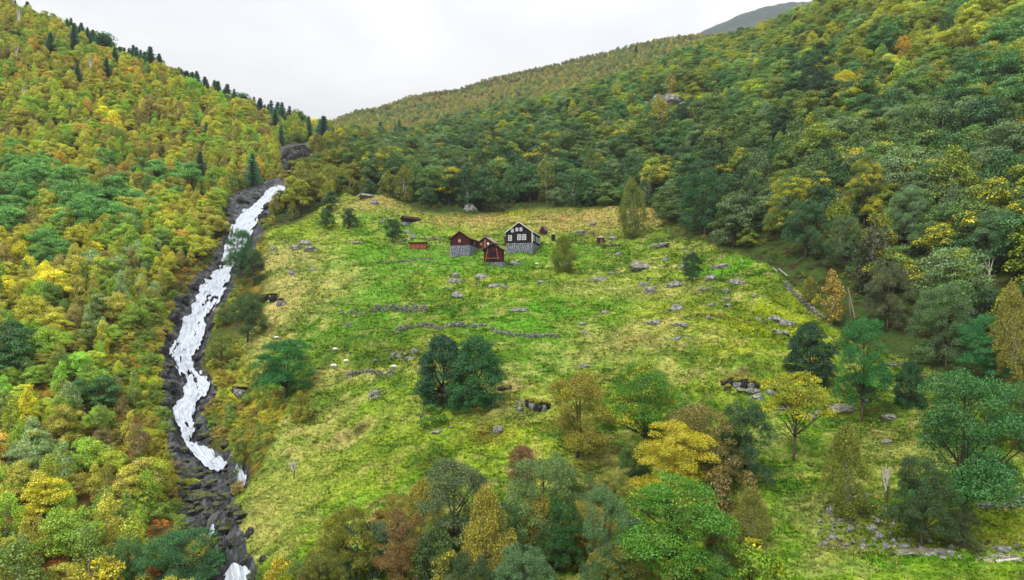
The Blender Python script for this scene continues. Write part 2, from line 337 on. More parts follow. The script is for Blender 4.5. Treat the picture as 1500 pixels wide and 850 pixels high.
# steep faces show soil and rock; bank faces also painted darker, as relief shade
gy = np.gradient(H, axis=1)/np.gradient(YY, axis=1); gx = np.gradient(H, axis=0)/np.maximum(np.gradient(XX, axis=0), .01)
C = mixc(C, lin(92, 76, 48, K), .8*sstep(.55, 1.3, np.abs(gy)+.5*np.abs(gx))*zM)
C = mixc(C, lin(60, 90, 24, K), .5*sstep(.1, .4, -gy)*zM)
rockw = np.clip(np.maximum(zR*sstep(-.1, .12, n2*.9+.14+.5*(zR-.6)), np.maximum(zS, zC)), 0, 1)
far = sstep(1700, 2100, YY); C = mixc(C, lin(64, 84, 92, K), far); rockw = np.maximum(rockw, far*sstep(-.1, .3, fbm(XX/160, YY/90, 4))*.42)  # far peak tinted blue-grey in its colour, standing in for hazy air
C = C*(1-zM[..., None]*(1-np.array([.94, .95, 1.25])))
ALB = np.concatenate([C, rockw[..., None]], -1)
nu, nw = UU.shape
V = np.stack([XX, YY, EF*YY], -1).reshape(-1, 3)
ii, jj = np.meshgrid(np.arange(nu-1), np.arange(nw-1), indexing='ij'); a = (ii*nw+jj).ravel()
FQ = np.stack([a, a+nw, a+nw+1, a+1], 1)
g = M('ground'); P = g.pos()
at = g.n('ShaderNodeAttribute', attribute_name='land'); 
f1 = g.noise(1.3, 5, P, .65); f2 = g.noise(.35, 4, P, .6); f3 = g.noise(5, 3, P, .6)
base = g.mix(1.0, at.outputs['Color'], g.ramp(f1, (.28, (.50, .58, .42)), (.5, (1.0, 1.02, .9)), (.72, (1.6, 1.5, 1.5))), 'MULTIPLY')
base = g.mix(1.0, base, g.ramp(f2, (.3, (.78, .85, .7)), (.7, (1.2, 1.12, 1.1))), 'MULTIPLY')
base = g.mix(.55, base, g.ramp(f3, (.3, (.45, .5, .4)), (.7, (1.5, 1.45, 1.4))), 'MULTIPLY')
rn = g.noise(.55, 8, P, .7, .6); rk = g.ramp(rn, (.3, lin(18, 19, 21)), (.5, lin(46, 48, 51)), (.62, lin(92, 93, 95)), (.72, lin(104, 108, 36)))
fac = g.ramp(g.math('ADD', at.outputs['Alpha'], g.math('MULTIPLY', g.math('SUBTRACT', f2, .5), .9)), (.4, 0.0), (.55, 1.0))
c_ = g.mix(fac, base, rk)
bh = g.math('ADD', g.math('MULTIPLY', f1, .6), g.math('MULTIPLY', f3, .25))
ground_mat = g.finish(c_, g.mix(fac, (.95, .95, .95), (.45, .45, .45)), g.bump(bh, .9, .35), .15)
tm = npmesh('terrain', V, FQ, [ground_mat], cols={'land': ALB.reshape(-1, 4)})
terrain = link('hillside_terrain', tm, kind='structure')
def G(px, py):                             # ground point under a sight line, on the finished relief
    x, y = hit(px, py); return Vector((x, y, float(gz(x, y))))
# ------------------------------------------------------------------ foliage materials
def leaf_material(name, attr_type, attr_name):
    m = M(name)
    at = m.n('ShaderNodeAttribute', attribute_type=attr_type, attribute_name=attr_name)
    lv = m.n('ShaderNodeAttribute', attribute_name='leaf')             # r: leaf random, g: clump random
    sp = m.n('ShaderNodeSeparateColor'); m.set(sp, 0, lv.outputs['Color'])
    turned = m.math('LESS_THAN', sp.outputs[1], at.outputs['Alpha'])    # share of the crown that has turned yellow
    c = m.mix(m.math('MULTIPLY', turned, .85), at.outputs['Color'], lin(196, 190, 24, .7))
    br = m.math('ADD', m.math('MULTIPLY', sp.outputs[0], .75), m.math('MULTIPLY', sp.outputs[1], .45))
    c = m.mix(1.0, c, m.ramp(br, (0, (.46, .50, .52)), (.5, (1.4, 1.38, 1.2)), (1.0, (2.6, 2.45, 1.9))), 'MULTIPLY')
    d = m.n('ShaderNodeBsdfDiffuse', {'Color': c}); t = m.n('ShaderNodeBsdfTranslucent', {'Color': c})
    g_ = m.n('ShaderNodeBsdfGlossy', {'Color': (.8, .85, .9), 'Roughness': .5})
    a = m.n('ShaderNodeMixShader', {0: .17, 1: d.outputs[0], 2: t.outputs[0]}); b = m.n('ShaderNodeMixShader', {0: .035, 1: a.outputs[0], 2: g_.outputs[0]})
    m.t.links.new(b.outputs[0], m.out.inputs[0]); return m.m
LEAF = leaf_material('leaves', 'OBJECT', 'color')
LEAFS = leaf_material('leaves_of_wood', 'INSTANCER', 'tint')
def bark(name, c, dark, stripes=0):
    m = M(name); p = m.obj(); mp = m.n('ShaderNodeMapping', {'Vector': p, 'Scale': (6, 6, 1.2) if not stripes else (2, 2, 14)})
    n = m.noise(4, 4, mp.outputs[0], .65)
    return m.finish(m.ramp(n, (.35, dark), (.6, c)), .9, m.bump(n, .6, .03))
BARK = bark('grey_bark', lin(120, 108, 92, .6), lin(52, 46, 40, .6)); BIRCH = bark('birch_bark', lin(225, 220, 208, .75), lin(60, 55, 50, .6), 1); DEAD = bark('bleached_wood', lin(226, 220, 210, .8), lin(150, 140, 128, .7))
# ------------------------------------------------------------------ tree builders (unit height)
def tube(path, rad, k=5):
    path = np.asarray(path, float); n = len(path); v = []
    for i in range(n):
        d = path[min(i+1, n-1)]-path[max(i-1, 0)]; d /= np.linalg.norm(d)+1e-9
        a = np.cross(d, [0, 0, 1.0] if abs(d[2]) < .9 else [1.0, 0, 0]); a /= np.linalg.norm(a); b = np.cross(d, a)
        t = np.arange(k)*2*math.pi/k; v.append(path[i]+rad[i]*(np.cos(t)[:, None]*a+np.sin(t)[:, None]*b))
    v = np.concatenate(v); f = [(i*k+j, i*k+(j+1) % k, (i+1)*k+(j+1) % k, (i+1)*k+j) for i in range(n-1) for j in range(k)]
    return v, np.array(f)
def join(parts):
    vs, fs, o = [], [], 0
    for v, f in parts: vs.append(v); fs.append(f+o); o += len(v)
    return np.concatenate(vs), np.concatenate(fs)
def leaves(rng, cen, rad, flat, per, size, out=.7, droop=0, shell=.55, long=1.6):
    """rhombic leaves (or leaf sprays) scattered on clumps; returns verts, quads, leaf colour"""
    m = len(cen); per = np.maximum(8, (per*(rad/rad.mean())**2)).astype(int)
    idx = np.repeat(np.arange(m), per); n = len(idx)
    d = rng.normal(size=(n, 3)); d /= np.linalg.norm(d, axis=1)[:, None]
    dz = d[:, 2].copy(); d[:, 2] = np.where(dz < -.35, -dz*.6, dz)
    r = shell+(1-shell)*rng.rand(n)**.6
    r *= 1+.25*(rng.rand(n) < .12)
    P = cen[idx]+d*(r*rad[idx])[:, None]*np.array([1, 1, flat]); P[:, 2] -= droop*rad[idx]*np.hypot(d[:, 0], d[:, 1])**2
    nr = d*out+rng.normal(size=(n, 3))*(1-out)*.8; nr[:, 2] += .25; nr /= np.linalg.norm(nr, axis=1)[:, None]
    t = np.cross(nr, rng.normal(size=(n, 3))); t /= np.linalg.norm(t, axis=1)[:, None]
    if droop: t[:, 2] -= .6; t /= np.linalg.norm(t, axis=1)[:, None]
    b = np.cross(nr, t); s = size*(.6+.8*rng.rand(n))[:, None]
    V_ = np.stack([P-t*s*long/2, P-b*s/2, P+t*s*long/2, P+b*s/2], 1).reshape(-1, 3)
    F_ = np.arange(n*4).reshape(-1, 4); cr_ = rng.rand(m)
    colr = np.stack([rng.rand(n), np.clip(cr_[idx]*.8+.2*rng.rand(n), 0, 1), np.zeros(n)], 1)
    return V_, F_, np.repeat(colr, 4, 0)
def limbs(rng, cen, th, tr, base=.0, k=5, frac=1.0, lean=0):
    """tapered trunk with limbs that reach the clumps"""
    top = th; p = [[lean*math.sin(z*3)*.03, lean*math.cos(z*2.3)*.02, z] for z in np.linspace(-.04, top, 7)]
    parts = [tube(p, np.linspace(tr*1.35, tr*.25, 7), k+1)]; base = max(base, .2)
    for c in cen[rng.rand(len(cen)) < frac]:
        z0 = min(max(c[2]-.9*math.hypot(c[0], c[1])-.05, base), top*.92); q = np.array([0, 0, z0]); t_ = np.linspace(0, 1, 4)[:, None]
        w = q+(c-q)*t_; w[1:3, 2] += .03*rng.rand(); w[1:3, :2] += rng.normal(size=(2, 2))*.01
        r0 = tr*(1-z0/top)*.55+tr*.12; parts.append(tube(w, np.linspace(r0, r0*.18, 4), 4))
    return join(parts)
def lobed(rng, m, shape, nl):
    hw, z0, z1 = shape[:3]; Lc = []; Lr = []
    for i in range(nl):
        t = (i+.5)/nl; rl = hw*(.40+.16*rng.rand()); zc = z1-rl*.75-(z1-z0-rl*1.2)*t**1.15*(.85+.3*rng.rand()); rc = max(0, hw-rl)*min(1, .28+1.3*t)*(.8+.3*rng.rand()); a = i*2.4+rng.rand()*.9
        Lc.append((math.cos(a)*rc, math.sin(a)*rc, max(zc, z0+rl*.45))); Lr.append(rl)
    Lc = np.array(Lc); Lr = np.array(Lr); k = rng.randint(nl, size=m*8); d = rng.normal(size=(m*8, 3)); d /= np.linalg.norm(d, axis=1)[:, None]; d[:, 2] = np.where(d[:, 2] < -.3, -d[:, 2], d[:, 2])
    P = Lc[k]+d*(Lr[k]*(.72+.3*rng.rand(m*8)))[:, None]*np.array([1, 1, .8]); P[:, 2] = np.minimum(np.maximum(P[:, 2], z0), z1)
    inn = np.min(np.linalg.norm((P[:, None]-Lc[None])/Lr[None, :, None], axis=2), axis=1) > .62; P = P[inn]; keep = [0]; dmin = .42*hw*(2.4/m**.5)
    for i in range(1, len(P)):
        if len(keep) >= m: break
        if np.min(np.linalg.norm(P[keep]-P[i], axis=1)) > dmin: keep.append(i)
    return P[keep]
def profile(rng, m, shape):
    """clump centres in the volume of a crown; shape: (half width, z bottom, z top, power low, power high)"""
    hw, z0, z1, plo, phi_ = shape; z = z0+(z1-z0)*rng.rand(m*6); t = (z-z0)/(z1-z0)
    R_ = hw*(np.clip(t/.45, 0, 1)**plo)*(np.clip((1-t)/.55, 0, 1)**phi_); R_ = np.minimum(R_, hw)
    a = rng.rand(m*6)*2*math.pi; q = .35+.65*rng.rand(m*6)**.5; q = np.where(rng.rand(m*6) < .8, np.maximum(q, .72), q)
    lob = 1+.16*np.sin(a*3+rng.rand()*6)+.1*np.sin(a*5+z*9)
    P = np.stack([np.cos(a)*R_*q*lob, np.sin(a)*R_*q*lob, z], 1)
    keep = [0]; dmin = .55*hw*(2.2/m**.5)                              # spread them apart
    for i in range(1, len(P)):
        if len(keep) >= m: break
        if np.min(np.linalg.norm(P[keep]-P[i], axis=1)) > dmin*.75: keep.append(i)
    return P[keep]
KIND = {  # shape, clumps, clump radius, flat, leaves per clump, leaf size, out, droop, shell, trunk height, trunk radius, bark, leaf length
 'round':  dict(sh=(.42, .08, .93, .4, .5), m=56, cr=.115, fl=.7, per=170, ls=.0165, lb=7, out=.62, dr=0, th=.8, tr=.022, b='g'),
 'dome':   dict(sh=(.50, .03, .9, .35, .5), m=60, cr=.125, fl=.6, per=170, ls=.0165, lb=8, out=.65, dr=.1, th=.75, tr=.022, b='g'),
 'birch':  dict(sh=(.28, .08, .96, .45, .7), m=44, cr=.092, fl=1.1, per=110, ls=.0175, out=.45, dr=.5, th=.92, tr=.013, b='b'),
 'slim':   dict(sh=(.19, .06, .98, .45, .8), m=40, cr=.078, fl=1.2, per=100, ls=.0175, out=.45, dr=.5, th=.94, tr=.012, b='b'),
 'bush':   dict(sh=(.62, .0, .9, .3, .5), m=26, cr=.17, fl=.75, per=120, ls=.034, out=.5, dr=.1, th=.5, tr=.018, b='g')}
def crown_mesh(name, kind, seed, mat, dens=1.0, lsk=1.0, mk=1.0, crk=1.0, sh=None, mats=None):
    k = KIND[kind]; rng = np.random.RandomState(seed)
    cen = lobed(rng, k['m'], k['sh'], k['lb']) if 'lb' in k else profile(rng, int(k['m']*mk), sh or k['sh']); rad = k['cr']*crk*(.7+.6*rng.rand(len(cen)))
    V_, F_, c_ = leaves(rng, cen, rad, k['fl'], k['per']*dens, k['ls']*lsk, k['out'], k['dr'])
    tr_ = limbs(rng, cen, k['th'], k['tr'], base=(sh or k['sh'])[1]*.8, frac=.22 if k['m'] > 100 else .45, lean=1)
    return (V_, F_, c_), tr_
def spruce_geo(seed, pine=False, dens=1):
    rng = np.random.RandomState(seed); Vs = []; cs = []; parts = [tube([[0, 0, -.03], [0, 0, .5], [0, 0, 1]], [.02, .012, .002], 5)]
    lv = 20 if not pine else 7
    for i in range(lv):
        t = (i+.35*rng.rand())/lv; z = .07+.9*t if not pine else .52+.42*t; Rr = (.21*(1-t)**.85+.014)*(.8+.4*rng.rand()) if not pine else .3*math.sin(math.pi*(.25+.65*t))
        for a in np.arange(9 if not pine else 6)*2*math.pi/(9 if not pine else 6)+rng.rand()*6+rng.normal(size=9 if not pine else 6)*.25:
            L_ = Rr*(.6+.65*rng.rand()); dx = np.array([math.cos(a), math.sin(a), 0]); sd_ = np.array([-dx[1], dx[0], 0]); cv = rng.rand()
            if pine: cen_ = dx*L_+[0, 0, z]; 
            for s in np.linspace(.12, 1, 8 if not pine else 5):
                p = dx*L_*s+np.array([0, 0, z-L_*s*(.30 if not pine else -.15)+.22*L_*s*s])
                for sg in (-1, 1):
                    w = (.042*(1.15-s)+.01)*(.7+.6*rng.rand())*(1 if pine else .25+.75*(1-t)); q = p+sd_*sg*w*.5+rng.normal(size=3)*.004; e_ = sd_*sg*w+dx*.018+[0, 0, -.014-.012*rng.rand()]; u_ = dx*.013+[0, 0, .004]
                    Vs += [q-u_, q+e_*.5-u_*.7, q+e_, q+e_*.4+u_]; cs += [[rng.rand(), cv, 0]]*4
                if pine:
                    for _ in range(5): q = p+rng.normal(size=3)*[.05, .05, .022]; u_ = rng.normal(size=3)*.02; v_ = rng.normal(size=3)*[.02, .02, .01]; Vs += [q-u_, q-v_, q+u_, q+v_]; cs += [[rng.rand(), cv, 0]]*4
            if pine or i % 3 == 0: parts.append(tube([[0, 0, z], dx*L_*.9+[0, 0, z-L_*.2]], [.004, .001], 3))
    V_ = np.array(Vs); return (V_, np.arange(len(V_)).reshape(-1, 4), np.array(cs)), join(parts)
def both(name, geo, bm, lm):
    """crown and trunk in one mesh, for the far woods"""
    (V_, F_, c_), (v2, f2) = geo
    return npmesh(name, np.concatenate([V_, v2]), np.concatenate([F_, f2+len(V_)]), [lm, bm], cols={'leaf': np.concatenate([c_, np.full((len(v2), 3), .5)])},
                  mi=np.concatenate([np.zeros(len(F_)), np.ones(len(f2))]), smooth=False)
PROTO = {}
def proto(kind, i, geo, bk):
    (V_, F_, c_), (v2, f2) = geo
    PROTO[kind, i] = (npmesh(kind+'_crown', V_, F_, [LEAF], cols={'leaf': c_}, smooth=False), npmesh(kind+'_trunk', v2, f2, [bk]))
BK = {'g': BARK, 'b': BIRCH}
far_geo = {}
NP = dict(round=6, dome=5, birch=6, slim=3, bush=4)
for kd, cnt in NP.items():
    for i in range(cnt):
        geo = crown_mesh(kd, kd, 100+i*7+len(kd), LEAF); proto(kd, i, geo, BK[KIND[kd]['b']]); far_geo[kd, i] = geo
for i in range(3): proto('spruce', i, spruce_geo(40+i), BARK)
proto('pine', 0, spruce_geo(50, True), BARK)
def add_tree(name, kind, i, loc, h, w=None, rz=0, colr=(.1, .2, .05), turned=0.0, trunk=True):
    """Empty at the foot > trunk, crown"""
    base = {'round': .85, 'dome': 1.0, 'birch': .6, 'slim': .44, 'bush': 1.3, 'spruce': .42, 'pine': .6}.get(kind, .9)
    ww = (w if w else h*base)/base
    r = empty(name, loc, rz, (ww, ww, h)); c_, t_ = PROTO[kind, i]
    o = link('crown', c_, r); o.color = (*colr, turned)
    if trunk: link('trunk', t_, r)
    return r
# ------------------------------------------------------------------ woods
rs = np.random.RandomState(11)
LEFTW = [(-430, -60), (0, 12), (120, 56), (220, 106), (320, 148), (400, 176), (470, 186), (485, 215), (440, 240), (428, 272), (395, 268), (335, 286), (318, 340), (285, 390), (235, 440), (205, 520), (200, 600), (225, 700), (240, 770), (285, 880), (-430, 880)]
FOOT = [(436, 262), (426, 284), (408, 306), (394, 330), (440, 316), (478, 300), (500, 287), (560, 292), (620, 312), (700, 318), (760, 308), (860, 302), (960, 300), (990, 346), (1060, 362), (1140, 398), (1190, 425), (1235, 440), (1300, 500), (1350, 528), (1420, 550), (1520, 570), (1900, 590)]
def ulog(p): x, y = hit(*p); return (x/y, math.log(y))
rightpoly = np.array([ulog(p) for p in FOOT]+[(1.15, math.log(600)), (-.35, math.log(600))])
leftpoly = np.array([ulog(p) for p in LEFTW if p[1] > 190 or p[0] < 0]+[])
leftpoly = np.array([(-1.2, math.log(480)), (-.42, math.log(520)), (-.30, math.log(520))]+[ulog(p) for p in [(485, 215), (440, 240), (428, 272), (395, 268), (335, 286), (318, 340), (285, 390), (235, 440), (205, 520), (200, 600), (225, 700), (240, 770), (285, 848)]]+[(-.47, math.log(72)), (-1.2, math.log(72))])
def scatter(step, ylo, yhi, ulo, uhi):
    x0 = ulo*yhi if ulo < 0 else ulo*ylo; x1 = uhi*yhi if uhi > 0 else uhi*ylo
    gx_, gy_ = np.meshgrid(np.arange(x0, x1, step), np.arange(ylo, yhi, step)); gx_ = gx_+(rs.rand(*gx_.shape)-.5)*step*.9; gy_ = gy_+(rs.rand(*gy_.shape)-.5)*step*.9
    x = gx_.ravel(); y = gy_.ravel(); k = (x/y > ulo) & (x/y < uhi) & (y > ylo); return x[k], y[k]
def zoneval(Z, x, y): return bil(Z, us, ws, x/y, np.log(y))
Cc = lambda r, g_, b, k=.72: np.array(lin(r, g_, b, k))
# accent spots in the woods: column, row, radii in px of the photograph, colour, strength
def rowof(x, y): return HY-F*gz(x, y)/y
def paint(col_, px, py, spots, rr):
    for a, b, c, d, cc, s in spots:
        w = np.exp(-(((px-a)/c)**2+((py-b)/d)**2)*1.2)*s; col_ = np.where((rr < w)[:, None], cc, col_)
    return col_
goldc, olivec, yg, brn, orng = Cc(176, 178, 54), Cc(168, 168, 66), Cc(162, 180, 56), Cc(146, 138, 78), Cc(184, 158, 66)
teal, mid, dk, gry, fresh, yel = Cc(100, 152, 76), Cc(108, 146, 66), Cc(62, 104, 54), Cc(134, 162, 108), Cc(130, 180, 60), Cc(208, 204, 48)
# --- left side
x, y = scatter(3.7, 76, 505, -1.15, -.24)
k = inside(leftpoly, x/y, np.log(y)) & (zoneval(zR, x, y) < .25) & (zoneval(zC, x, y) < .3)
k &= ~((zoneval(LB, x, y) > .35) & (rs.rand(len(x)) < .62)) & (rs.rand(len(x)) < np.where(y < 120, .72, .93))
x, y = x[k], y[k]; n = len(x); px = CX+F*x/y; py = rowof(x, y)
n_a = fbm(x/38, y/38, 3); n_b = fbm(x/11+5, y/11, 2); r = rs.rand(n)
colr = np.where((n_a+.9*n_b+(r-.5)*.9 > .12)[:, None], goldc, olivec); colr = np.where((n_a-.5*n_b+(rs.rand(n)-.5)*.8 < -.22)[:, None], yg, colr)
colr = np.where((rs.rand(n) < .13)[:, None], brn, colr); colr = np.where((rs.rand(n) < .03)[:, None], orng, colr); colr = np.where((rs.rand(n) < .06)[:, None], mid, colr)
low = (py > 430); colr = np.where((low & (rs.rand(n) < .42))[:, None], olivec*.9, colr); colr = np.where((low & (rs.rand(n) < .30))[:, None], Cc(112, 140, 62), colr)
spots = [(60, 285, 75, 42, teal, .7), (165, 320, 60, 40, teal, .6), (235, 290, 50, 25, teal, .8), (70, 395, 45, 36, teal, .75), (20, 330, 30, 30, teal, .9), (140, 410, 50, 25, gry, .6), (200, 430, 45, 45, gry, .9), (120, 600, 30, 26, dk, 1.1),
 (60, 520, 60, 40, fresh, .5), (30, 590, 60, 40, fresh, .6), (110, 560, 50, 40, fresh, .4), (20, 560, 40, 40, dk, .4), (60, 680, 60, 50, gry, .6), (150, 500, 40, 30, gry, .5), (20, 700, 30, 30, gry, .7), (160, 680, 30, 36, Cc(126, 112, 72), 1),
 (145, 375, 20, 16, yel, 1.), (15, 420, 30, 30, yel, .8), (160, 175, 26, 20, yel, .9), (60, 450, 40, 26, yel, .5), (445, 188, 30, 14, yel, 1.1), (340, 150, 50, 14, fresh, .8), (280, 130, 30, 10, fresh, .6),
 (100, 110, 120, 40, orng, .3), (240, 210, 90, 40, brn, .4), (360, 225, 60, 40, brn, .35), (20, 620, 30, 30, yel, .5), (30, 760, 30, 20, yel, .6), (260, 330, 30, 40, goldc, .5), (270, 390, 30, 30, orng, .3)]
colr = paint(colr, px, py, spots, rs.rand(n))
colr = np.where((rs.rand(n) < .2)[:, None], Cc(132, 168, 52), colr); colr = colr*(.74+.5*rs.rand(n, 1)); h = 5+5*rs.rand(n)**1.7; h = np.where(y < 150, h*.9, h)
green_ = np.abs(colr/colr.sum(1, keepdims=True)-teal/teal.sum()).sum(1) < .08; h = np.where(green_, h*1.35, h)
kd = np.where(green_, 'round', np.where(rs.rand(n) < .35, 'slim', 'birch')); kd = np.where((rs.rand(n) < .25) & ~green_, 'round', kd)
kd = np.where((py > 300) & (rs.rand(n) < .25), 'dome', kd)
WOOD = [(x, y, h, colr, kd, rs.rand(n)*0+np.where(green_, .03, .12), px, py, np.full(n, 0))]
# --- right side
x, y = scatter(6.0, 104, 600, -.36, 1.12)
k = inside(rightpoly, x/y, np.log(y)) & (zoneval(zR, x, y) < .2) & (zoneval(zC, x, y) < .2) & ~((np.abs(x/y-.262) < .055) & (y > 345) & (y < 374) & (rs.rand(len(x)) < .95))
k &= rs.rand(len(x)) < .96
x, y = x[k], y[k]; n = len(x); px = CX+F*x/y; py = rowof(x, y)
n_a = fbm(x/45+30, y/45, 3); n_b = fbm(x/14, y/14+9, 2); r = rs.rand(n)
colr = np.where((n_a+n_b*.5+(r-.5)*.8 > .1)[:, None], Cc(118, 154, 78), Cc(86, 132, 72)); colr = np.where((rs.rand(n) < .22)[:, None], gry*.95, colr); colr = np.where((rs.rand(n) < .18)[:, None], Cc(120, 150, 70), colr)
colr = np.where((rs.rand(n) < .14)[:, None], dk, colr)
up = sstep(215, 60, py)*.85*np.clip(.75+.7*n_b, 0, 1); colr = np.where((rs.rand(n) < up)[:, None], Cc(142, 150, 52), colr); colr = np.where((rs.rand(n) < up*.30)[:, None], Cc(168, 168, 48), colr); colr = np.where((rs.rand(n) < up*.12)[:, None], Cc(144, 130, 78), colr)
lf = sstep(600, 500, px)*.85; colr = np.where((rs.rand(n) < lf)[:, None], Cc(150, 150, 50), colr); colr = np.where((rs.rand(n) < lf*.3)[:, None], goldc, colr)
midz = sstep(290, 230, py)*.4; colr = np.where((rs.rand(n) < midz*.6)[:, None], Cc(110, 140, 62), colr); colr = np.where((rs.rand(n) < .035)[:, None], goldc, colr); colr = np.where((rs.rand(n) < .015)[:, None], orng, colr)
spots = [(1190, 120, 34, 20, dk*.8, 1.2), (1440, 330, 60, 50, gry, .6), (1330, 280, 70, 50, gry, .5), (1420, 60, 60, 20, Cc(170, 176, 52), .8), (1300, 30, 80, 20, Cc(160, 168, 50), .8), (480, 205, 40, 16, yel, .6), (860, 250, 40, 30, mid, .5), (700, 260, 120, 30, dk, .4),
 (1240, 10, 26, 8, Cc(140, 112, 80), .9), (530, 200, 40, 20, goldc, .5), (740, 205, 20, 10, yel, .7), (1470, 450, 40, 30, olivec, .6), (1300, 420, 60, 30, Cc(96, 100, 70), .5), (1060, 270, 60, 30, dk, .4), (1250, 330, 60, 50, dk, .35), (1000, 300, 60, 26, dk, .5)]
colr = paint(colr, px, py, spots, rs.rand(n)); colr = np.where((rs.rand(n) < .06)[:, None], Cc(160, 176, 50), colr); colr = colr*(.7+.6*rs.rand(n, 1))
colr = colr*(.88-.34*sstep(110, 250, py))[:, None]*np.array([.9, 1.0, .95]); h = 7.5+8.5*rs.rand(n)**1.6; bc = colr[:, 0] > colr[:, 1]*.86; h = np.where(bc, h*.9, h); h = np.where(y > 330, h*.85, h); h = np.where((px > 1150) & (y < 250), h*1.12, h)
kd = np.where(bc & (rs.rand(n) < .6), 'birch', np.where(rs.rand(n) < .18, 'birch', np.where(rs.rand(n) < .5, 'round', 'dome'))); WOOD.append((x, y, h, colr, kd, np.where(rs.rand(n) < .12, .3, .04), px, py, np.full(n, 1)))
X_, Y_, H_, CO_, KD_, TU_, PX_, PY_, SD_ = [np.concatenate([a[i] for a in WOOD]) for i in range(9)]
Z_ = gz(X_, Y_)
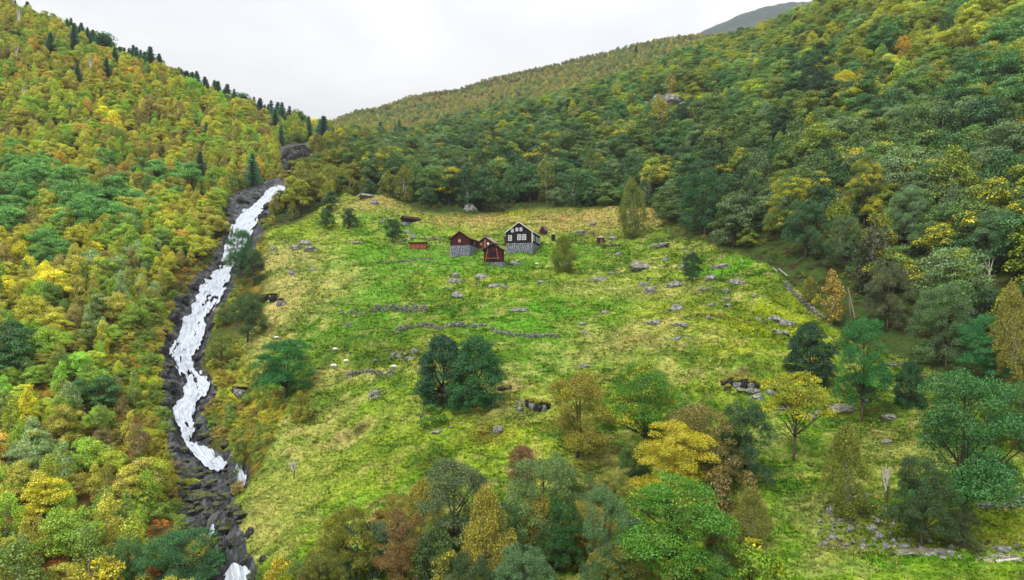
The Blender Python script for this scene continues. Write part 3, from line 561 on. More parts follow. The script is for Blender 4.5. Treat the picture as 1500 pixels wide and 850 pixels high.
# ------------------------------------------------------------------ trees one can pick out, surveyed one by one
# name, kind, foot (column, row), top row, width in px, colour, share turned yellow, label, category
def c8(r, g_, b): return tuple(Cc(min(r*.97+6, 235), min(g_*.96+2, 235), b*.92, .54))
HERO = [
 ('dark_yew', 'yew', (647, 604), 500, 80, c8(24, 84, 54), 0, 'dark blue-green evergreen with dense layered branches, left of the touching pair in mid-meadow', 'tree'),
 ('dark_maple', 'yew', (697, 607), 499, 84, c8(40, 106, 50), 0, 'dark green leafy tree, right of the touching pair in mid-meadow', 'tree'),
 ('ash_tree', 'plate', (418, 594), 500, 108, c8(40, 122, 52), .02, 'broad green tree with bare lower trunks on the shoulder above the gorge', 'tree'),
 ('willow_tree', 'heroround', (362, 506), 428, 64, c8(72, 112, 60), .02, 'grey-green willow on the gorge rim below the grassy shoulder', 'tree'),
 ('alder_tree', 'heroround', (355, 412), 332, 52, c8(50, 118, 58), .02, 'green tree standing in front of the white cascade', 'tree'),
 ('hazel_bush', 'dome', (511, 336), 302, 32, c8(34, 74, 40), 0, 'small round dark tree on the upper left meadow, right of its twin', 'tree'),
 ('hazel_bush', 'dome', (478, 337), 305, 28, c8(44, 96, 48), 0, 'small round dark tree on the upper left meadow, left of its twin', 'tree'),
 ('alder_tree', 'round', (484, 312), 278, 26, c8(36, 92, 52), 0, 'dark green tree at the brink behind the two small round trees', 'tree'),
 ('hazel_bush', 'round', (576, 356), 318, 30, c8(44, 88, 44), 0, 'dark round tree left of the small orange shed', 'tree'),
 ('birch_tree', 'herobirch', (925, 352), 264, 46, c8(116, 138, 56), .04, 'tall olive-green birch against the dry golden slope behind the farm', 'tree'),
 ('birch_tree', 'herobirch', (826, 402), 346, 46, c8(120, 142, 44), .04, 'small drooping yellow-green birch below the big dark house', 'tree'),
 ('holly_tree', 'heroround', (1014, 414), 369, 36, c8(26, 84, 44), 0, 'small round dark green tree alone among the rocks of the upper meadow', 'tree'),
 ('willow_tree', 'heroround', (846, 680), 548, 110, c8(138, 140, 48), .10, 'big golden-olive tree beside the rocky ledge in the meadow', 'tree'),
 ('birch_tree', 'heroround', (948, 672), 528, 122, c8(78, 138, 34), .22, 'tall green tree with yellow flecks behind the yellow tree', 'tree'),
 ('maple_tree', 'plate', (992, 742), 612, 128, c8(182, 180, 42), .25, 'bright yellow-orange tree in the middle of the foreground grove', 'tree'),
 ('willow_tree', 'heroround', (1022, 706), 584, 122, c8(124, 124, 64), 0, 'olive-brown willow rising behind the yellow-orange tree', 'tree'),
 ('willow_bush', 'bush', (1072, 776), 676, 86, c8(118, 112, 64), 0, 'brownish olive bush at the right foot of the foreground grove', 'bush'),
 ('sallow_tree', 'herodome', (1090, 712), 586, 92, c8(54, 96, 58), 0, 'dense dark blue-green round tree at the right side of the grove', 'tree'),
 ('maple_tree', 'plate', (985, 880), 700, 190, c8(84, 146, 40), .10, 'big bright green tree at the bottom of the photo', 'tree'),
 ('ash_tree', 'topheavy', (1163, 680), 540, 112, c8(140, 156, 40), .4, 'slender ash with yellowing crown on a tall bare trunk', 'tree'),
 ('holly_tree', 'yew', (1186, 566), 474, 76, c8(24, 76, 42), 0, 'dense dark green tree on the right meadow, left of the tall green one', 'tree'),
 ('ash_tree', 'plate', (1263, 622), 458, 92, c8(48, 124, 58), 0, 'tall green tree with a straight trunk beside the heap of branches', 'tree'),
 ('holly_tree', 'yew', (1333, 603), 530, 48, c8(26, 82, 36), 0, 'small dark green tree between the two tall green trees on the right', 'tree'),
 ('ash_tree', 'plate', (1418, 780), 524, 172, c8(60, 122, 64), 0, 'largest green tree, with forked dark trunk, near the right edge', 'tree'),
 ('willow_bush', 'herodome', (1352, 802), 662, 96, c8(58, 92, 48), 0, 'dark drooping bushy tree among the ruin stones at lower right', 'tree'),
 ('birch_tree', 'herobirch', (1240, 768), 626, 62, c8(120, 138, 48), .04, 'pale olive young birch at the left end of the stone ruins', 'tree'),
 ('larch_tree', 'slim', (1219, 474), 396, 40, c8(168, 152, 76), .08, 'narrow golden birch at the meadow edge beside the leaning pole', 'tree'),
 ('hazel_bush', 'bush', (1188, 452), 405, 34, c8(120, 128, 40), .2, 'low olive bush left of the narrow golden birch', 'bush'),
 ('sallow_tree', 'herodome', (1382, 532), 398, 118, c8(84, 124, 78), 0, 'large round grey-green tree at the edge of the right wood', 'tree'),
 ('maple_tree', 'plate', (1444, 548), 446, 84, c8(46, 130, 70), 0, 'fresh green layered tree right of the large round one', 'tree'),
 ('birch_tree', 'herobirch', (1484, 560), 412, 60, c8(144, 148, 62), .06, 'yellow-olive tree at the right edge above the large green tree', 'tree'),
 ('maple_tree', 'heroround', (1496, 660), 556, 90, c8(70, 120, 60), .1, 'green tree cut off by the right edge of the photo', 'tree'),
 ('alder_bush', 'herodome', (1300, 478), 372, 84, c8(88, 104, 72), .0, 'brownish grey-green bushy tree right of the leaning pole', 'tree'),
 # bottom grove
 ('willow_tree', 'heroround', (668, 824), 676, 126, c8(88, 116, 80), .02, 'grey-green willow at the top left of the bottom grove', 'tree'),
 ('rowan_tree', 'herodome', (592, 868), 740, 96, c8(128, 108, 62), .12, 'orange-brown rowan in the bottom grove', 'tree'),
 ('birch_tree', 'herobirch', (712, 886), 716, 76, c8(156, 156, 62), .12, 'yellowish birch with a white trunk at the bottom of the photo', 'tree'),
 ('rowan_tree', 'heroround', (764, 716), 652, 44, c8(134, 98, 78), 0, 'small reddish shrub above the bottom grove', 'bush'),
 ('sallow_tree', 'heroround', (792, 822), 662, 124, c8(104, 140, 84), .02, 'pale grey-green tree right of the reddish shrub', 'tree'),
 ('hazel_bush', 'herodome', (508, 880), 738, 96, c8(122, 134, 42), .12, 'olive-yellow bushy tree at the left end of the bottom grove', 'tree'),
 ('sallow_bush', 'herodome', (764, 900), 786, 104, c8(90, 134, 94), 0, 'blue-green low willow at the bottom edge right of the white-trunked birch', 'bush'),
 ('hazel_bush', 'herodome', (826, 850), 736, 78, c8(44, 100, 38), 0, 'dark green bush between the pale willow and the big bright green tree', 'bush'),
 ('sallow_bush', 'heroround', (888, 890), 720, 84, c8(92, 134, 92), .02, 'grey-green bushy tree left of the big bright green tree', 'tree'),
 ('broom_bush', 'bush', (412, 872), 808, 70, c8(178, 168, 40), .3, 'yellow bush at the bottom edge right of the stream', 'bush'),
 ('sallow_bush', 'herodome', (268, 866), 752, 132, c8(60, 122, 74), .03, 'dark green willow covering the stream bed at lower left', 'bush'),
 ('hazel_bush', 'herodome', (186, 862), 764, 60, c8(86, 138, 84), .05, 'pale green bush left of the dark willow by the stream', 'bush'),
 ('broom_bush', 'bush', (150, 880), 800, 110, c8(170, 166, 44), .3, 'yellow bush at the bottom left', 'bush'),
 ('broom_bush', 'bush', (1100, 880), 800, 110, c8(118, 160, 34), .15, 'low yellow-green bush right of the big bright green tree', 'bush'),
 ('willow_bush', 'bush', (640, 872), 790, 70, c8(60, 90, 48), 0, 'dark undergrowth bush between the rowan and the white-trunked birch', 'bush'),
 ('willow_bush', 'bush', (556, 800), 744, 50, c8(140, 120, 64), 0, 'brown-olive shrub at the upper left of the orange rowan', 'bush'),
 ('juniper_bush', 'bush', (632, 634), 596, 50, c8(88, 140, 32), .05, 'low bright green shrub at the foot of the dark evergreen pair', 'bush'),
 ('hazel_bush', 'bush', (440, 628), 580, 40, c8(130, 136, 40), .15, 'yellowish shrub under the broad tree above the gorge', 'bush'),
 ('sallow_bush', 'dome', (325, 540), 482, 44, c8(120, 146, 50), .06, 'yellow-green bush on the gorge rim beside the cascade', 'bush'),
 ('sallow_bush', 'dome', (330, 480), 440, 34, c8(92, 120, 56), .0, 'grey-green bush between the two rim trees of the gorge', 'bush'),
 ('alder_bush', 'dome', (372, 420), 360, 36, c8(56, 96, 48), .0, 'dark green bush right of the tree in front of the cascade', 'bush'),
 ('sallow_bush', 'bush', (390, 560), 518, 46, c8(96, 118, 50), .05, 'dull green bush left of the broad tree above the gorge', 'bush'),
 ('sallow_bush', 'bush', (352, 690), 640, 26, c8(96, 124, 52), .0, 'small shrub in the gully beside the small side fall', 'bush'),
 ('sallow_tree', 'heroround', (730, 850), 735, 90, c8(70, 108, 62), 0, 'dark leafy tree filling the gap behind the white-trunked birch', 'tree'),
 ('hazel_bush', 'herodome', (850, 800), 690, 84, c8(86, 124, 60), .05, 'mid-green bush between the pale willow and the yellow tree', 'bush'),
 ('hazel_bush', 'herodome', (900, 760), 700, 70, c8(120, 134, 52), .1, 'olive-green bush below the tall green tree with yellow flecks', 'bush'),
 ('hazel_bush', 'herodome', (470, 900), 800, 80, c8(112, 126, 48), .1, 'olive bush at the bottom edge left of the grove', 'bush'),
 ('willow_bush', 'herodome', (690, 920), 810, 100, c8(56, 88, 46), 0, 'dark bush at the bottom edge under the willow', 'bush'),
 ('hazel_bush', 'herodome', (1040, 900), 800, 110, c8(80, 136, 44), .1, 'green bush at the bottom edge under the big bright green tree', 'bush'),
 ('hazel_bush', 'herodome', (900, 920), 820, 90, c8(70, 116, 60), .05, 'green bush at the bottom edge left of the big bright green tree', 'bush'),
 ('willow_bush', 'herodome', (1050, 715), 640, 90, c8(104, 112, 56), 0, 'olive bush filling the grove right of the yellow-orange tree', 'bush'),
 ('hazel_bush', 'herodome', (930, 720), 650, 60, c8(60, 108, 44), .05, 'dark green bush left of the yellow-orange tree', 'bush'),
 ('willow_bush', 'herodome', (1408, 806), 740, 60, c8(70, 98, 54), .05, 'low bush at the foot of the largest green tree', 'bush'),
 # trees that stand out in the woods
 ('maple_tree', 'herodome', (1192, 158), 92, 66, c8(40, 74, 52), 0, 'large dark round tree high on the right wooded slope', 'tree'),
 ('maple_tree', 'heroround', (1237, 148), 96, 40, c8(196, 194, 34), .6, 'bright lemon-yellow tree beside the large dark round tree on the right slope', 'tree'),
 ('birch_tree', 'birch', (1322, 92), 52, 26, c8(196, 164, 44), .3, 'golden-orange birch near the top of the right wooded slope', 'tree'),
 ('maple_tree', 'plate', (1266, 338), 220, 66, c8(90, 120, 44), .38, 'tree with a yellow cap in the right wood above the golden birch', 'tree'),
 ('maple_tree', 'plate', (1158, 350), 254, 88, c8(84, 122, 40), .35, 'wide green and yellow layered tree in the right wood', 'tree'),
 ('maple_tree', 'herodome', (1030, 350), 248, 94, c8(44, 100, 54), 0, 'large dark green dome-shaped tree at the wood edge right of the tall birch', 'tree'),
 ('maple_tree', 'herodome', (1180, 380), 288, 84, c8(58, 106, 64), 0, 'large dark dome-shaped tree in the right wood below the layered one', 'tree'),
 ('ash_tree', 'plate', (1330, 372), 264, 74, c8(104, 146, 104), 0, 'pale grey-green layered tree in the right wood', 'tree'),
 ('ash_tree', 'plate', (1452, 402), 296, 86, c8(84, 134, 92), 0, 'pale bluish-green tree with a white forked trunk in the right wood', 'tree'),
 ('sallow_tree', 'heroround', (1240, 400), 312, 60, c8(80, 116, 72), 0, 'grey-green tree in the right wood above the leaning pole', 'tree'),
 ('hazel_bush', 'dome', (1096, 366), 332, 40, c8(104, 138, 40), .2, 'yellow-green bush at the wood edge right of the lone round tree', 'bush'),
 ('birch_tree', 'slim', (1055, 330), 288, 18, c8(140, 118, 64), 0, 'narrow brown dying birch in front of the dark dome-shaped trees', 'tree'),
 ('birch_tree', 'birch', (966, 196), 142, 32, c8(166, 168, 44), .15, 'yellow-green birch in front of the mossy outcrop', 'tree'),
 ('birch_tree', 'birch', (800, 300), 232, 34, c8(126, 148, 60), .05, 'pale green birch above the big dark house', 'tree'),
 ('birch_tree', 'birch', (815, 260), 226, 32, c8(178, 162, 62), .1, 'golden birch on the slope above the big dark house', 'tree'),
 ('spruce_tree', 'spruce', (1164, 50), 20, 12, c8(40, 62, 50), 0, 'single dark conifer near the skyline of the right slope', 'tree'),
 ('spruce_tree', 'spruce', (932, 84), 64, 8, c8(40, 62, 50), 0, 'single dark conifer on the far hill', 'tree'),
]
SPR = [  # conifers on the left ridge and slope: column, foot row, top row
 (104, 44, 28), (119, 48, 28), (136, 54, 37), (146, 62, 42), (152, 62, 42), (157, 61, 43), (108, 68, 42), (74, 74, 52), (40, 20, 2), (22, 10, -4), (178, 72, 60), (182, 73, 58), (197, 79, 63), (206, 84, 65), (220, 92, 66), (233, 93, 68), (200, 98, 78), (234, 105, 84), (222, 105, 88),
 (256, 100, 85), (262, 108, 90), (272, 104, 87), (288, 112, 89), (290, 126, 104), (300, 124, 108), (314, 122, 102), (320, 140, 122), (333, 138, 115), (274, 124, 108), (354, 144, 126), (372, 148, 130), (380, 154, 135), (388, 156, 145), (424, 172, 147), (407, 170, 150), (413, 178, 152), (397, 172, 152), (403, 186, 162),
 (442, 173, 160), (452, 176, 156), (412, 206, 186), (296, 148, 140), (156, 112, 96), (113, 116, 94), (168, 92, 79), (293, 256, 228), (370, 270, 232), (470, 202, 170), (474, 208, 174), (488, 192, 178), (498, 192, 177), (511, 190, 180), (453, 200, 180), (302, 202, 186), (557, 198, 182), (585, 196, 182)]
rp_ = random.Random(77)
for q_ in range(34):
    x_ = 95+q_*10.4+rp_.uniform(-5, 5); y_ = float(np.interp(x_, [80, 100, 150, 200, 250, 300, 350, 400, 450], [36, 42, 62, 84, 103, 122, 147, 172, 180]))+rp_.uniform(0, 9); SPR.append((round(x_), y_, y_-rp_.uniform(9, 20)))
# hero crowns: denser meshes of their own
KIND.update(
 heroround=dict(sh=(.45, .04, .95), m=150, cr=.075, fl=.8, per=300, ls=.0076, out=.5, dr=.2, th=.8, tr=.016, b='g', lb=9),
 herodome=dict(sh=(.47, .0, .94), m=165, cr=.075, fl=.75, per=290, ls=.0076, out=.55, dr=.15, th=.7, tr=.018, b='g', lb=11),
 herobirch=dict(sh=(.26, .06, .96, .4, .6), m=150, cr=.058, fl=1.4, per=190, ls=.0085, out=.4, dr=.8, th=.94, tr=.012, b='b'),
 plate=dict(sh=(.45, .06, .96), m=150, cr=.085, fl=.42, per=310, ls=.0074, out=.6, dr=.3, th=.86, tr=.016, b='g', lb=9),
 topheavy=dict(sh=(.42, .36, .97), m=70, cr=.085, fl=.45, per=190, ls=.010, out=.55, dr=.2, th=.8, tr=.015, b='g', lb=6),
 yew=dict(sh=(.42, .0, .96, .12, .45), m=210, cr=.09, fl=.45, per=230, ls=.0105, out=.7, dr=.5, th=.8, tr=.02, b='g'))
HB = dict(heroround=.95, herodome=1.05, herobirch=.58, plate=.98, topheavy=.98, yew=.92, round=.95, dome=1.15, birch=.64, slim=.46, bush=1.45, spruce=.42, pine=.6)
for kd_, cnt in dict(heroround=4, herodome=3, herobirch=3, plate=4, topheavy=1, yew=2).items():
    for i in range(cnt): proto(kd_, i, crown_mesh(kd_, kd_, 300+11*i+len(kd_), LEAF), BK[KIND[kd_]['b']])
cnts = dict(heroround=4, herodome=3, herobirch=3, plate=4, topheavy=1, yew=2, **NP, spruce=3, pine=1); use = {}
hero_xy = []
def put(name, kd_, px_, foot, top, w, cc, tu, label, cat, group=None, bt=0):
    p = G(px_, foot); h_ = (foot-top)/F*p.y*1.02; w_ = w/F*p.y*(1.12 if foot > 640 else 1.0); b_ = HB[kd_]; i = use.get(kd_, 0); use[kd_] = i+1
    r_ = empty(name, p-Vector((0, 0, .15)), (i*2.1) % 6.28, (w_/b_, w_/b_, h_)); c_, t_ = PROTO[kd_, i % cnts[kd_]]
    o = link('crown', c_, r_); o.color = (*cc, tu); link('trunk', t_, r_); tag(r_, label, cat, group); hero_xy.append((p.x, p.y, w_*.5)); return r_
for nm, kd_, (px_, foot), top, w, cc, tu, label, cat in HERO: put(nm, kd_, px_, foot, top, w, cc, tu, label, cat)
LM = [(60, 40, 'the top left corner'), (150, 60, 'the left skyline above the birch wood'), (230, 100, 'the middle of the left skyline'), (330, 140, 'the lower left skyline'), (440, 180, 'the saddle where the left ridge ends'), (380, 240, 'the top of the cascade'), (570, 195, 'the gap below the far hill'), (300, 230, 'the slope left of the cascade')]
seen = {}
for k_, (px_, foot, top) in enumerate(SPR):
    while px_ < 540 and G(px_, foot+4).y > 500 and foot < 260: foot += 2; top += 2
    pine = px_ in (354, 157, 272, 152); lm = near(LM, px_, foot); foot += 1; top -= 5 if k_ % 2 else 8; ht = foot-top
    sz = 'tall' if ht >= 22 else ('short' if ht < 16 else 'middle-sized'); side = 'left of' if px_ < lm[0]-12 else ('right of' if px_ > lm[0]+12 else 'at')
    ud = ' on the skyline' if k_ < 41 and foot < 180 else ' amid the birches'
    put('pine_tree' if pine else 'spruce_tree', 'pine' if pine else 'spruce', px_, foot+3, top, (ht*(.5+.25*((k_*37) % 10)/10) if not pine else ht*.9), tuple(Cc(66, 118, 92)) if k_ % 3 else tuple(Cc(58, 100, 94)), 0,
        uniq(f"{sz} {'slim' if (k_*37) % 10 < 5 else 'broad'} dark blue-green {'flat-topped pine' if pine else 'conifer'}{ud} {side} {lm[2]}", px_, foot, LM), 'tree', 'conifers on the left ridge')
# ---- bushes that close the bottom grove
gq = random.Random(21)
LG = [(508, 800, 'the olive-yellow bushy tree'), (592, 790, 'the orange-brown rowan'), (668, 750, 'the grey-green willow of the grove'), (712, 800, 'the white-trunked birch'), (764, 690, 'the small reddish shrub'), (792, 750, 'the pale grey-green tree'), (826, 790, 'the dark green bush in the grove'), (888, 800, 'the grey-green bushy tree left of the big green one'), (985, 790, 'the big bright green tree'), (992, 680, 'the yellow-orange tree'), (1090, 720, 'the dense blue-green round tree')]
GCOL = [((92, 118, 70), 'grey-green'), ((60, 98, 52), 'dark green'), ((122, 132, 54), 'olive'), ((104, 140, 56), 'fresh green'), ((122, 120, 62), 'dull olive'), ((148, 148, 56), 'yellowish'), ((80, 120, 88), 'bluish green')]
for k_ in range(34):
    px_ = 462+k_*19.2+gq.uniform(-8, 8); lo = 790+gq.uniform(0, 110); t_ = gq.uniform(58, 100); (cc, cn_) = GCOL[gq.randrange(7)]
    if px_ < 560: lo += 30
    top = lo-t_; kd_ = gq.choice(['herodome', 'heroround', 'herodome', 'bush', 'herobirch']); w_ = t_*(.62 if kd_ == 'herobirch' else 1.0); lm = near(LG, px_, top+20); dx, dy = px_-lm[0], top+20-lm[1]
    rel = ('left of' if dx < 0 else 'right of') if abs(dx) > abs(dy) else ('behind' if dy < 0 else 'in front of')
    put('grove_bush', kd_, px_, lo, top, w_, c8(*cc), gq.choice([0, .05, .12]), uniq(f"{'tall' if t_ > 84 else ('low' if t_ < 68 else 'middling')} {cn_} {'young birch' if kd_ == 'herobirch' else 'bush'} {'close ' if math.hypot(dx, dy) < 25 else ''}{rel} {lm[2]}", px_, top+20, LG), 'bush', 'bushes filling the bottom grove')
# ------------------------------------------------------------------ woods: the 300 largest of a kind singly, the rest as one object each
hx = np.array([a[0] for a in hero_xy]); hyy = np.array([a[1] for a in hero_xy]); hr = np.array([a[2] for a in hero_xy])
keep = np.ones(len(X_), bool)
for a, b, c in zip(hx, hyy, hr): keep &= np.hypot(X_-a, Y_-b) > c*.8+.6
for a, b, c in zip(hx, hyy, hr):            # keep the sight line to the picked-out trees in the woods open
    if b > 120: keep &= ~((np.abs(X_/Y_-a/b) < c/b*.75) & (Y_ < b) & (Y_ > b*.9-4) & (np.hypot(X_-a, Y_-b) < 16))
X_, Y_, H_, CO_, KD_, TU_, PX_, PY_, SD_, Z_ = [a[keep] for a in (X_, Y_, H_, CO_, KD_, TU_, PX_, PY_, SD_, Z_)]
app = H_/Y_*np.where((PX_ > -10) & (PX_ < 1510) & (PY_ < 880), 1, 0)
isb = np.isin(KD_, ['birch', 'slim']); single = np.zeros(len(X_), bool)
for sel in (isb, ~isb):
    idx = np.nonzero(sel)[0]; idx = idx[np.argsort(-app[idx])][:230]; single[idx] = True
W_L = [(40, 280, 'the green trees at the left edge'), (160, 320, 'the green clump on the left slope'), (70, 395, 'the lower green clump on the left'), (270, 330, 'the rocks by the upper cascade'), (200, 430, 'the grey-green trees left of the cascade'),
 (60, 500, 'the left edge at mid height'), (130, 560, 'the yellow-green birches at lower left'), (215, 500, 'the mossy bank left of the cascade'), (215, 640, 'the brown mossy knoll by the stream'), (50, 620, 'the left edge'),
 (60, 720, 'the ferny clearing at lower left'), (150, 700, 'the brown bush at lower left'), (140, 790, 'the rusty ferns at bottom left'), (30, 830, 'the bottom left corner'), (120, 200, 'the steep upper left slope'), (300, 200, 'the slope below the skyline conifers')]
W_R = [(560, 280, 'the dry knoll left of the farm'), (660, 310, 'the red hay barn'), (740, 300, 'the big dark house'), (830, 300, 'the golden grass behind the farm'), (930, 290, 'the tall olive birch'), (1030, 330, 'the lone round tree'), (1120, 360, 'the wood edge above the rocks'),
 (1200, 400, 'the narrow golden birch'), (1260, 430, 'the leaning pole'), (1300, 380, 'the grey bushy tree'), (1380, 420, 'the large round grey-green tree'), (1460, 420, 'the right edge at mid height'), (1480, 500, 'the yellow-olive tree at the right edge'), (1270, 280, 'the yellow-capped tree'),
 (1340, 300, 'the pale layered tree'), (1430, 260, 'the right edge high up'), (1160, 270, 'the yellow and green layered tree'), (1080, 240, 'the middle of the right slope'), (1190, 140, 'the large dark round tree'), (1237, 160, 'the lemon-yellow tree'), (980, 200, 'the mossy outcrop'), (480, 260, 'the head of the gorge'), (1322, 72, 'the golden-orange birch near the top'), (1485, 20, 'the top right corner'), (1485, 140, 'the upper right edge'), (1400, 30, 'the yellow-green trees at the top right'), (1240, 20, 'the skyline above the lemon-yellow tree'), (1164, 35, 'the skyline conifer on the right'), (1400, 170, 'the upper part of the right slope'), (1330, 210, 'the deep green middle of the right slope'), (760, 240, 'the wood above the big dark house'), (650, 260, 'the wood above the red barn')]
usedl = {}
def cname(c):
    r_, g__, b_ = c; s = r_/g__
    if s > 1.5: return 'orange'
    if s > 1.12: return 'golden'
    if s > .92: return 'olive-yellow'
    if s > .72: return 'yellow-green'
    if b_/g__ > .45: return 'grey-green'
    if g__ < .075: return 'dark green'
    return 'green'
for i in np.nonzero(single)[0]:
    kd_ = KD_[i]; b = kd_ in ('birch', 'slim'); j = rs.randint(NP[kd_]); side = SD_[i]; lms = W_L if side == 0 else W_R
    px_, py_ = PX_[i], PY_[i]-F*H_[i]/Y_[i]*.5; lm = near(lms, px_, py_); dx, dy = px_-lm[0], py_-lm[1]
    rel = ('left of' if dx < 0 else 'right of') if abs(dx) > abs(dy)*1.2 else ('above' if dy < 0 else 'below')
    dd = math.hypot(dx, dy); rel = ('well ' if dd > 60 else ('just ' if dd < 22 else ''))+rel
    sz = 'tall' if H_[i] > (9.5 if side else 7.5) else ('low' if H_[i] < (8 if side else 5.6) else '')
    shp = {'birch': 'birch', 'slim': 'slender birch', 'round': 'leafy tree', 'dome': 'broad leafy tree', 'bush': 'bush'}[kd_]
    r_ = add_tree('birch_tree' if b else 'broadleaf_tree', kd_, j, (X_[i], Y_[i], Z_[i]-.3), H_[i], None, rs.rand()*6.28, CO_[i], TU_[i])
    lb_ = ' '.join(f"{sz} {cname(CO_[i])} {shp} {rel} {lm[2]}".split())
    if lb_ in usedl:
        o2 = [q for q in lms if q is not lm]; l2 = near(o2, px_, py_); lb2 = f"{lb_}, towards {l2[2]}"
        if len(lb2.split()) > 16: lb2 = f"{cname(CO_[i])} {shp.split()[-1]} between {lm[2]} and {l2[2]}"
        if lb2 in usedl or len(lb2.split()) > 16: lb2 = ' '.join(f"{'narrow' if i % 2 else 'wide'} {'yellow-tipped' if TU_[i] > .2 else ('pale' if CO_[i].sum() > .5 else 'darker')} {lb_}".split()[:16])
        lb_ = lb2
    usedl[lb_] = 1
    tag(r_, lb_, 'tree', 'trees of the left wooded slope' if side == 0 else 'trees of the right wooded slope')
# --- instanced woods
lib = bpy.data.collections.new('tree_library'); order = []
for kd_ in ('round', 'dome', 'birch', 'slim', 'bush'):
    for i in range(min(NP[kd_], 4)):
        me = both(f'{kd_}_{i}', far_geo[kd_, i], BK[KIND[kd_]['b']], LEAFS); o = bpy.data.objects.new(f'k{len(order):02d}', me); lib.objects.link(o); order.append(kd_)
first = {k: order.index(k) for k in set(order)}; num = {k: order.count(k) for k in set(order)}
def gn_tree(coll, nm):
    ng = bpy.data.node_groups.new(nm, 'GeometryNodeTree'); ng.interface.new_socket('Geometry', in_out='INPUT', socket_type='NodeSocketGeometry'); ng.interface.new_socket('Geometry', in_out='OUTPUT', socket_type='NodeSocketGeometry')
    a = ng.nodes.new('NodeGroupInput'); z = ng.nodes.new('NodeGroupOutput'); ci = ng.nodes.new('GeometryNodeCollectionInfo'); ci.inputs['Collection'].default_value = coll
    ci.inputs['Separate Children'].default_value = True; ci.inputs['Reset Children'].default_value = True
    ip = ng.nodes.new('GeometryNodeInstanceOnPoints'); ng.links.new(a.outputs[0], ip.inputs['Points']); ng.links.new(ci.outputs[0], ip.inputs['Instance']); ip.inputs['Pick Instance'].default_value = True
    for nme, ty, sock in (('pick', 'INT', 'Instance Index'), ('size', 'FLOAT_VECTOR', 'Scale'), ('turn', 'FLOAT_VECTOR', 'Rotation')):
        q = ng.nodes.new('GeometryNodeInputNamedAttribute'); q.data_type = ty; q.inputs['Name'].default_value = nme
        ng.links.new([s for s in q.outputs if s.enabled and s.name == 'Attribute'][0], ip.inputs[sock])
    ng.links.new(ip.outputs[0], z.inputs[0]); return ng
GNW = gn_tree(lib, 'scatter_trees')
def stuff(name, pts, pick, size, turn, tint, label, cat, ng):
    me = bpy.data.meshes.new(name); me.vertices.add(len(pts)); me.vertices.foreach_set('co', np.asarray(pts, np.float32).ravel())
    a = me.attributes.new('pick', 'INT', 'POINT'); a.data.foreach_set('value', np.asarray(pick, np.int32))
    a = me.attributes.new('size', 'FLOAT_VECTOR', 'POINT'); a.data.foreach_set('vector', np.asarray(size, np.float32).ravel())
    a = me.attributes.new('turn', 'FLOAT_VECTOR', 'POINT'); a.data.foreach_set('vector', np.asarray(turn, np.float32).ravel())
    a = me.attributes.new('tint', 'FLOAT_COLOR', 'POINT'); a.data.foreach_set('color', np.asarray(tint, np.float32).ravel())
    o = link(name, me); md = o.modifiers.new('scatter', 'NODES'); md.node_group = ng; return tag(o, label, cat, kind='stuff')
def wood(name, sel, X, Y, Z, H, CO, KD, TU, label):
    ix = np.nonzero(sel)[0]; pk = np.array([first[KD[i]]+rs.randint(num[KD[i]]) for i in ix]); n_ = len(ix)
    h_ = H[ix]; sw = h_*(.8+.5*rs.rand(n_)); tn = np.zeros((n_, 3)); tn[:, 2] = rs.rand(n_)*6.28
    stuff(name, np.stack([X[ix], Y[ix], Z[ix]-.3], 1), pk, np.stack([sw, sw, h_], 1), tn, np.concatenate([CO[ix], TU[ix][:, None]], 1), label, 'wood', GNW)
wood('left_slope_wood', ~single & (SD_ == 0), X_, Y_, Z_, H_, CO_, KD_, TU_, 'golden and olive birch wood covering the left slope up to the skyline')
wood('right_slope_wood', ~single & (SD_ == 1), X_, Y_, Z_, H_, CO_, KD_, TU_, 'dense green wood covering the right slope behind the farm')
# --- far hill
x, y = scatter(7.5, 560, 1260, -.36, .52); k = rs.rand(len(x)) < .8
x, y = x[k], y[k]; n = len(x); na = fbm(x/60, y/60, 3)
co = np.where((na+(rs.rand(n)-.5)*.7 > 0)[:, None], Cc(146, 156, 80), Cc(112, 140, 84)); co = np.where((rs.rand(n) < .2)[:, None], Cc(146, 146, 88), co); co = np.where((rs.rand(n) < .1)[:, None], Cc(176, 172, 84), co)
topz = sstep(850, 1050, y)*.6; co = np.where((rs.rand(n) < topz)[:, None], Cc(118, 116, 84), co); co = co*(.8+.4*rs.rand(n, 1))
wood('far_hill_wood', np.ones(n, bool), x, y, gz(x, y), 4.6+3*rs.rand(n), co, np.where(rs.rand(n) < .5, 'birch', 'round'), np.full(n, .08), 'thin olive birch wood on the far hill below the sky')
# --- undergrowth of the woods: low shrubs and ferns
def under(step, poly, ylo, yhi, ulo, uhi, cols_, hmin, hmax, name, label, p=.7, extra=None):
    x, y = scatter(step, ylo, yhi, ulo, uhi); k = inside(poly, x/y, np.log(y)) & (rs.rand(len(x)) < p) & (zoneval(zR, x, y) < .5) & (zoneval(zC, x, y) < .4)
    if extra is not None: k &= extra(x, y)
    x, y = x[k], y[k]; n = len(x); q = np.clip(((fbm(x/12, y/12, 3)+.5+.5*(rs.rand(n)-.5))*len(cols_)).astype(int), 0, len(cols_)-1)
    co = np.array(cols_)[q]*(.75+.5*rs.rand(n, 1)); wood(name, np.ones(n, bool), x, y, gz(x, y), hmin+(hmax-hmin)*rs.rand(n), co, np.full(n, 'bush'), np.full(n, .1), label)
under(2.2, leftpoly, 74, 260, -1.1, -.3, [Cc(90, 110, 50), Cc(150, 140, 46), Cc(176, 150, 40), Cc(172, 110, 42), Cc(170, 120, 40)], .7, 1.7, 'left_slope_undergrowth', 'yellow, rusty and green undergrowth between the birches of the left slope')
